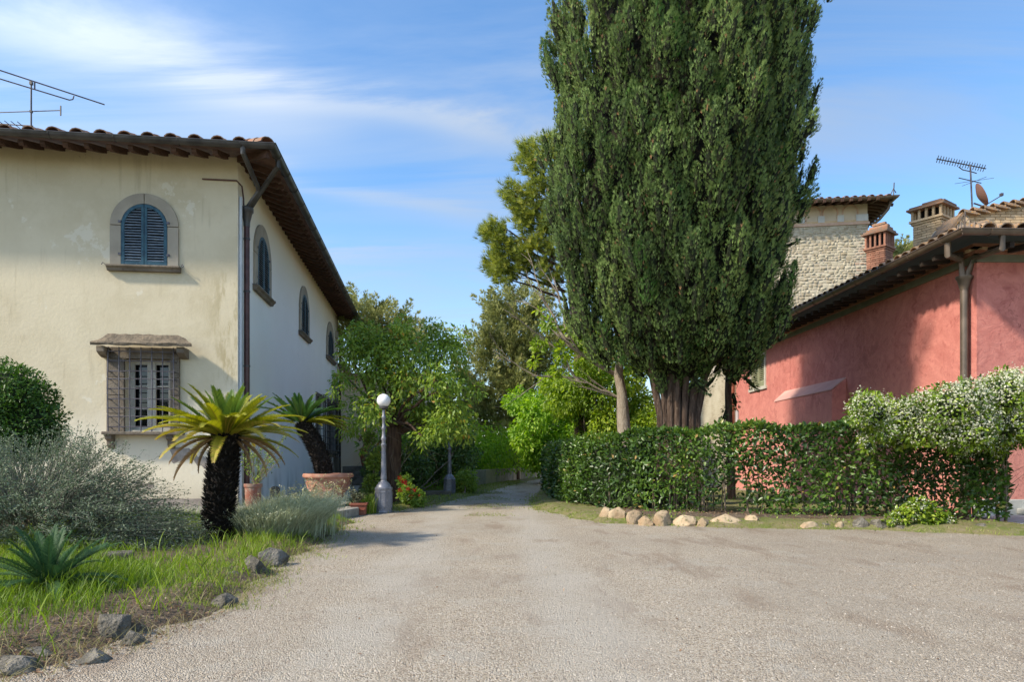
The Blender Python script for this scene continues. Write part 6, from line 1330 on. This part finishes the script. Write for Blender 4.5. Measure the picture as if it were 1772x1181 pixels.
# green clipped shrub behind it
gb=[bl(x,y,11.3,r) for x,y,r in ((10,720,78),(-60,720,90),(45,740,60),(20,690,62),(-40,680,60),(60,760,40))]
t=bush('clipped_shrub','rounded fresh green clipped shrub behind the silvery bush','shrub',gb,26000,.065,.03,M['hedge2'] if 'hedge2' in M else leafmat('fresh_clipped_leaves',[(0,(.02,.055,.010)),(.5,(.05,.12,.018)),(.9,(.10,.19,.03)),(1,(.17,.26,.05))],.4,.3,.4),P(0,870,11.6),5,shell=.25,droop=.1,updir=.5)
mb=MB()
for c,r in gb: mb.lathe(c,[(r[0]*.72*math.sin(a),-r[0]*.72*math.cos(a)) for a in [math.pi*i/8+.01 for i in range(9)]],12)
mb.build('dark_inner_core',M['core_b'],t,kind='stuff')
def blades(name,x,y,z,h,lean,w,mat,parent=None,kind='stuff',tone=None,ldir=None,label=None):
    n=len(x); a=rng.uniform(0,6.283,n); 
    la=np.stack([np.cos(a),np.sin(a),np.zeros(n)],1) if ldir is None else unit(ldir+.5*np.stack([np.cos(a),np.sin(a),np.zeros(n)],1))
    p=np.stack([x,y,z],1); b=rng.uniform(0,6.283,n); sv=np.stack([np.cos(b),np.sin(b),np.zeros(n)],1)*(w/2)[:,None]
    up=np.array([0,0,1.0]); m1=p+up*(h*.5)[:,None]+la*(h*lean*.25)[:,None]; m2=p+up*(h*.85)[:,None]+la*(h*lean*.65)[:,None]; tp=p+up*(h*.98)[:,None]+la*(h*lean)[:,None]
    V=np.stack([p-sv,p+sv,m1-sv*.85,m1+sv*.85,m2-sv*.5,m2+sv*.5,tp],1).reshape(-1,3)
    T=(np.array([(0,1,3),(0,3,2),(2,3,5),(2,5,4),(4,5,6)])[None]+(np.arange(n)*7)[:,None,None]).reshape(-1,3)
    r_=rng.random(n) if tone is None else tone
    me=npmesh(name,V,T,np.repeat(np.clip(r_,0,1),7),mat); return link(name,me,None,parent,kind=kind,label=label)
M['santo']=leafmat('grey_green_santolina_stems',[(0,(.26,.29,.16)),(.5,(.48,.53,.34)),(1,(.70,.70,.50))],.6,.2,.3)
M['grass']=leafmat('bright_grass_blades',[(0,(.09,.14,.018)),(.4,(.17,.27,.025)),(.8,(.28,.38,.04)),(1,(.42,.38,.13))],.5,.4,.35)
M['dry']=leafmat('dry_grass_blades',[(0,(.16,.15,.06)),(.5,(.28,.25,.10)),(1,(.42,.36,.20))],.7,.3,.2)
M['cream_fl']=leafmat('cream_flower_buds',[(0,(.42,.40,.14)),(.6,(.60,.55,.28)),(1,(.72,.66,.45))],.7,.2)
def santolina():
    b=P(490,940,10.4); b.z=.02; t=thing('santolina_bush','feathery grey green bush with cream buds spilling towards the gravel','shrub',b)
    n=9000; th=rng.uniform(0,6.283,n); q=rng.random(n)**.5; ax=np.cos(th)*q*.60; ay=np.sin(th)*q*.85
    x=b.x-.1+ax; y=b.y+ay; h=(.55+.16*rng.normal(size=n)*.6+.26*np.clip(ax,-.6,1))*(1-.28*q**2); h=np.clip(h,.2,.95)
    ld=np.stack([ax*1.3+.30,ay*.7-.15,np.zeros(n)],1); blades('foliage',x,y,np.full(n,.02),h,.35+.55*q,np.full(n,.0085),M['santo'],t,ldir=ld)
    # side sprigs
    m=14000; k=rng.integers(0,n,m); f=rng.uniform(.35,1,m); u_=unit(ld)[k]; pos=np.stack([x[k],y[k],np.full(m,.02)+h[k]*f],1)+u_*(h[k]*(.35+.55*q[k])*f**1.8)[:,None]
    link('sprigs',leaves('sprigs',pos,unit(u_*.3+rdir(m)*.6+np.array([0,0,.8])),rdir(m),rng.uniform(.02,.045,m),.008,'diamond',None,M['santo']),None,t,kind='stuff')
    # flower stems mostly at the right rear
    c=420; k=rng.integers(0,n,c); sx=x[k]+.12+np.abs(rng.normal(0,.16,c)); sy=y[k]+.2; hh=h[k]+rng.uniform(.02,.26,c); blades('flower_stems',sx,sy,np.zeros(c),hh,np.full(c,.22),np.full(c,.006),M['santo'],t,ldir=np.tile([[.5,0,0]],(c,1)))
    kk=np.repeat(np.arange(c),4); m=len(kk); pos=np.stack([sx[kk]+hh[kk]*.2,sy[kk],hh[kk]],1)+rng.normal(0,.022,(m,3)); link('flower_buds',leaves('flower_buds',pos,rdir(m),rdir(m)+np.array([0,-.4,.6]),.034,.034,'star',None,M['cream_fl']),None,t,kind='stuff')
    # dead brown stems beneath
    c=700; sx=b.x+.02+rng.normal(0,.22,c); sy=b.y-.55+rng.normal(0,.22,c); blades('dead_stems',sx,sy,np.zeros(c),rng.uniform(.06,.22,c),np.full(c,1.4),np.full(c,.006),M['deadst'],t,ldir=np.tile([[.4,-.9,0]],(c,1)))
M['deadst']=leafmat('dead_brown_stems',[(0,(.06,.045,.035)),(.6,(.16,.12,.09)),(1,(.30,.25,.20))],.9,0)
santolina()
b=P(440,935,9.9); b.z=.03; t=thing('lavender_bush','small bluish grey lavender clump right of the thick black trunk','shrub',b)
n=2600; th=rng.uniform(0,6.283,n); q=rng.random(n)**.5; blades('foliage',b.x+np.cos(th)*q*.30,b.y+np.sin(th)*q*.35,np.full(n,.03),rng.uniform(.2,.5,n),.3+.4*q,np.full(n,.008),M['silver'],t,ldir=np.stack([np.cos(th)*q,np.sin(th)*q,np.zeros(n)],1)+.01)
def scatter(poly,n,dens,x0,x1,y0,y1,margin=-.1):
    x=rng.uniform(x0,x1,n); y=y0+(y1-y0)*rng.random(n)**1.3; sd=sdist(x,y,poly)+.1*fn(x,y); k=(sd>margin)&(rng.random(n)<dens(x,y,sd)); return x[k],y[k],sd[k]
# main grass of the garden bed: dense bright patches, thinner near the edge
def dl(x,y,sd):
    p=np.clip(.68+.4*np.sin(x*1.9+y*.7)+.45*np.sin(y*1.3-x*1.1+2)+.25*fn(x,y),0.06,1); near=np.clip((y-3.6)/1.0,.3,1); return p*near*np.clip(sd/.25,.12,1)
x,y,sd=scatter(BEDL,118000,dl,-7.5,-2.2,3.6,13.6); z=bedz(x,y,BEDL,.10); n=len(x); h=rng.gamma(5,.0145,n)*(1+.35*np.sin(x*2.3+y*1.7))*np.clip(.55+sd*1.1,.4,1.25)
o=blades('grass',x,y,z,h,rng.uniform(.2,.9,n),.0042+.003*rng.random(n),M['grass'],tone=np.clip(.45+.18*np.sin(x*2+y)+rng.normal(0,.2,n),0,1)); tag(o,'tall bright green grass growing in the garden bed','grass')
# broad weeds
x,y,sd=scatter(BEDL,2200,lambda x,y,sd:np.clip((y-4.3)/1.2,.15,.7),-6.5,-2.5,4.0,9.5,.05); n=len(x); o=blades('weeds',x,y,bedz(x,y,BEDL,.1),rng.uniform(.08,.24,n),rng.uniform(.5,1.2,n),rng.uniform(.007,.014,n),M['grass'],tone=rng.random(n)*.8); tag(o,'broad bladed weeds among the bed grass','grass')
# dry stalks, leaf litter
x,y,sd=scatter(BEDL,20000,lambda x,y,sd:np.where(sd<.35,.55,.12)*np.where(y<6,1,.5),-5,-2.2,3.4,12.5,-.22); n=len(x); o=blades('dry_grass',x,y,np.maximum(0,bedz(x,y,BEDL,.1)),rng.uniform(.03,.11,n),rng.uniform(.6,2.4,n),np.full(n,.0045),M['dry']); tag(o,'dry straw and dead blades along the bed edge','grass')
M['litter']=leafmat('fallen_brown_leaves',[(0,(.07,.04,.022)),(.4,(.17,.095,.05)),(.8,(.30,.19,.11)),(1,(.46,.36,.24))],.85,.1,.2)
x,y,sd=scatter(BEDL,26000,lambda x,y,sd:np.where(y<5.4,.95,.25)*np.exp(-np.maximum(0,sd-.2)*1.2)*np.exp(np.minimum(0,sd+.05)*9),-5.6,-1.9,3.2,9.5,-.5); n=len(x)
me=leaves('leaf_litter',np.stack([x,y,np.maximum(.003,bedz(x,y,BEDL,.1))+rng.random(n)*.018],1),unit(rdir(n)*np.array([1,1,.25])),rdir(n)*.35+np.array([0,0,1]),rng.uniform(.012,.036,n),rng.uniform(.008,.018,n),'diamond',None,M['litter']); o=link('leaf_litter',me,kind='stuff'); tag(o,'brown fallen leaves on the soil of the near bed corner','leaves')
STRIP=[(2.0,15.2),(2.05,13.2),(3,12.7),(4.2,12.4),(7,12.15),(8.9,12.0),(9,13.2),(6.8,13.9),(4.6,14.6),(3.3,15.4),(2.6,17)]
x,y,sd=scatter(STRIP,9000,lambda x,y,sd:np.clip(.35+.4*fn(x*.7,y),.08,.9),1.5,9.2,11.6,17,-.3); n=len(x)
me=leaves('leaf_litter',np.stack([x,y,np.clip(sd*.3,0,.13)+.02+rng.random(n)*.02],1),unit(rdir(n)*np.array([1,1,.3])),rdir(n)*.5+np.array([0,0,1]),rng.uniform(.03,.07,n),rng.uniform(.015,.03,n),'diamond',None,M['litter']); o=link('leaf_litter',me,kind='stuff'); tag(o,'brown fallen leaves under the laurel hedge','leaves')
x,y,sd=scatter(STRIP,5200,lambda x,y,sd:np.clip(fn(x*.55+1,y*.8)*1.2-.1,0,1),1.5,9.2,11.6,14.5,-.35); n=len(x)
me=leaves('low_weeds',np.stack([x,y,.03+np.clip(sd*.3,0,.1)+rng.random(n)**2*.12],1),rdir(n)+np.array([0,-.2,.3]),rdir(n)*.5+np.array([0,-.2,1]),rng.uniform(.03,.07,n),rng.uniform(.018,.035,n),'diamond',None,M['leaf_d']); o=link('low_weeds',me,kind='stuff'); tag(o,'small green weeds between the ochre stones','weeds')
# moss and short grass feathering the gravel edges and the verge
def edge(poly,n,x0,x1,y0,y1,wd,nm,lb,hh,mat=None,p=1.0):
    x=rng.uniform(x0,x1,n); y=y0+(y1-y0)*rng.random(n)**1.35; sd=sdist(x,y,poly)+.12*fn(x,y)+.12*fn(x*.5,y*.6); k=(sd>-wd)&(rng.random(n)<p*np.where(sd>0,1,np.exp(sd*3.5/wd)*.7)); x,y,sd=x[k],y[k],sd[k]; m=len(x)
    o=blades(nm,x,y,np.maximum(0,bedz(x,y,poly,.07)-.01),rng.uniform(hh*.4,hh*1.3,m),rng.uniform(.3,1.3,m),rng.uniform(.006,.010,m)*np.clip(y/9,.8,2.6),mat or M['turfg'],tone=np.clip(.5+.2*fn(x,y)+rng.normal(0,.2,m),0,1)); tag(o,lb,'grass')
M['turfg']=leafmat('short_olive_grass',[(0,(.12,.15,.03)),(.4,(.20,.26,.045)),(.8,(.29,.34,.075)),(1,(.40,.37,.17))],.6,.35,.25)
edge(BEDR,38000,.2,11.5,9.6,24,.35,'island_grass','short green grass round the foot of the hedge island',.045)
edge(BEDV,28000,-6,1.5,15.2,36,.5,'verge_grass','thin olive grass on the verge around the lamp posts',.06)
edge(BEDL,13000,-3.2,-1.7,5.5,14,.45,'edge_grass','mossy short grass creeping onto the gravel from the bed',.035)
# tuft strip in the middle of the track
x=rng.normal(-.55,.35,3600); y=rng.uniform(14.5,27,3600); k=rng.random(3600)<np.clip(.4+.6*np.sin(y*1.9+np.sin(x*3)),0,1); x,y=x[k],y[k]; x=x-.02*(y-18); n=len(x); o=blades('track_grass',x,y,np.zeros(n),rng.uniform(.01,.03,n),rng.uniform(.4,1.5,n),np.full(n,.014),M['turfg']); tag(o,'sparse grass strip between the wheel tracks of the drive','grass')
x=rng.uniform(-2.2,8,520); y=rng.uniform(4,12,520); k=(sdist(x,y,BEDR)<0)&(rng.random(520)<np.clip(.25+.3*np.abs(x-1.5)/3,0,1)); x,y=x[k],y[k]; n=len(x)
me=leaves('fallen_leaves',np.stack([x,y,np.full(n,.008)],1),unit(rdir(n)*np.array([1,1,.25])),rdir(n)*.4+np.array([0,0,1]),rng.uniform(.02,.045,n),rng.uniform(.010,.02,n),'diamond',None,M['litter']); o=link('fallen_leaves',me,kind='stuff'); tag(o,'stray brown leaves blown over the gravel','leaves')
# plants in pots
def potplant(label,base_,sp,n,Ln,W,mat,h,st=14):
    t=thing('potted_plant',label,'plant',base_); PO=[];
    for k in range(st):
        e=Vector(base_)+Vector((random.gauss(0,sp),random.gauss(0,sp*.7),random.uniform(.4,1.05)*h)); pts=limb(t,base_,e,.008,.003,M['twig'],.15,5,'stem')
        for j in range(n//st): q=random.random()**.6*5; i=min(int(q),4); c=pts[i].lerp(pts[i+1],q-i); PO.append(tuple(c+Vector((random.gauss(0,.03),random.gauss(0,.03),random.gauss(0,.03)))))
    PO=np.array(PO); m=len(PO); link('foliage',leaves('foliage',PO,rdir(m)+np.array([0,0,.2]),rdir(m)+np.array([0,0,.6]),Ln,W,'diamond',None,mat),None,t,kind='stuff')
potplant('straggly green climber in the tall stained pot',g2_+Vector((.05,0,.54)),.28,560,.05,.026,M['leaf_d'],.95,20)
potplant('grey green succulent bush in the rectangular planter',g3+Vector((-.06,0,.24)),.10,700,.035,.022,M['silver2'] if 'silver2' in M else leafmat('dull_olive_leaves',[(0,(.05,.06,.03)),(1,(.16,.17,.09))],.6,.1),.30,16)
potplant('reddish leaved plant in the rust coloured urn',g4+Vector((0,0,.93)),.22,90,.16,.09,M['litter'],.7,6)
x=rng.uniform(-3.62,-3.0,1400); y=rng.uniform(15.0,17.2,1400); o=blades('tall_grass',x,y,np.zeros(1400),rng.uniform(.1,.42,1400),rng.uniform(.1,.5,1400),np.full(1400,.012),M['grass']); tag(o,'tall yellow green grass between planter and lamp base','grass')
# background foliage closing the view
bf=leafmat('distant_leafage',[(0,(.03,.055,.015)),(.5,(.075,.12,.03)),(1,(.15,.19,.05))],.6,.3,.2)
bk=[]
for k in range(90): 
    x=random.uniform(-34,30); bk.append((Vector((x,64+random.uniform(-3,6),random.uniform(.5,5.0))),(2.6,2,2.0)))
bt=link('far_wood',None,kind=None) if False else None
o=blobs_leaves('far_wood',bk,7000,.8,.5,bf,None,shell=.5); tag(o,'dense far wood closing the end of the drive','wood')
mb=MB(); mb.box((-2,68,2.0),(70,3,4.2)); 
conifer('dark tree top showing between the chimneys',42,[(1562,440,16,14,26),(1570,455,20,12,20)],60,.2,.11,M['con'],1565,(.5,.9,.2,.3))
# tall trees standing left of and behind the photographer, which shade the villa front and the drive
sh=leafmat('holm_oak_leaves',[(0,(.02,.04,.012)),(1,(.06,.09,.03))],.5,.1)
for k,(x,y,h,r) in enumerate([]):
    t=thing('holm_oak','tall dense holm oak out of view on the left, number %s from the villa'%(['nearest','second','third','fourth','fifth','sixth'][k]) if False else ['tall holm oak nearest to the villa, left of the view','second tall holm oak from the villa, left of the view','third tall holm oak from the villa, left of the view','fourth tall holm oak from the villa, left of the view','fifth tall holm oak, behind the photographer','sixth tall holm oak, behind the photographer'][k],'tree',(x,y,0),'holm oaks left of the view')
    bs=[(Vector((x+random.gauss(0,r*.38),y+random.gauss(0,r*.38),h*random.uniform(.35,.85))),(r*.5,r*.5,h*.15)) for _ in range(9)]
    blobs_leaves('crown',bs,3600,.42,.30,sh,t,shell=.9)
    mb=MB(); mb.tube([(x,y,0),(x,y,h*.6)],[.4,.2],8); mb.build('trunk',M['bark_d'],t)
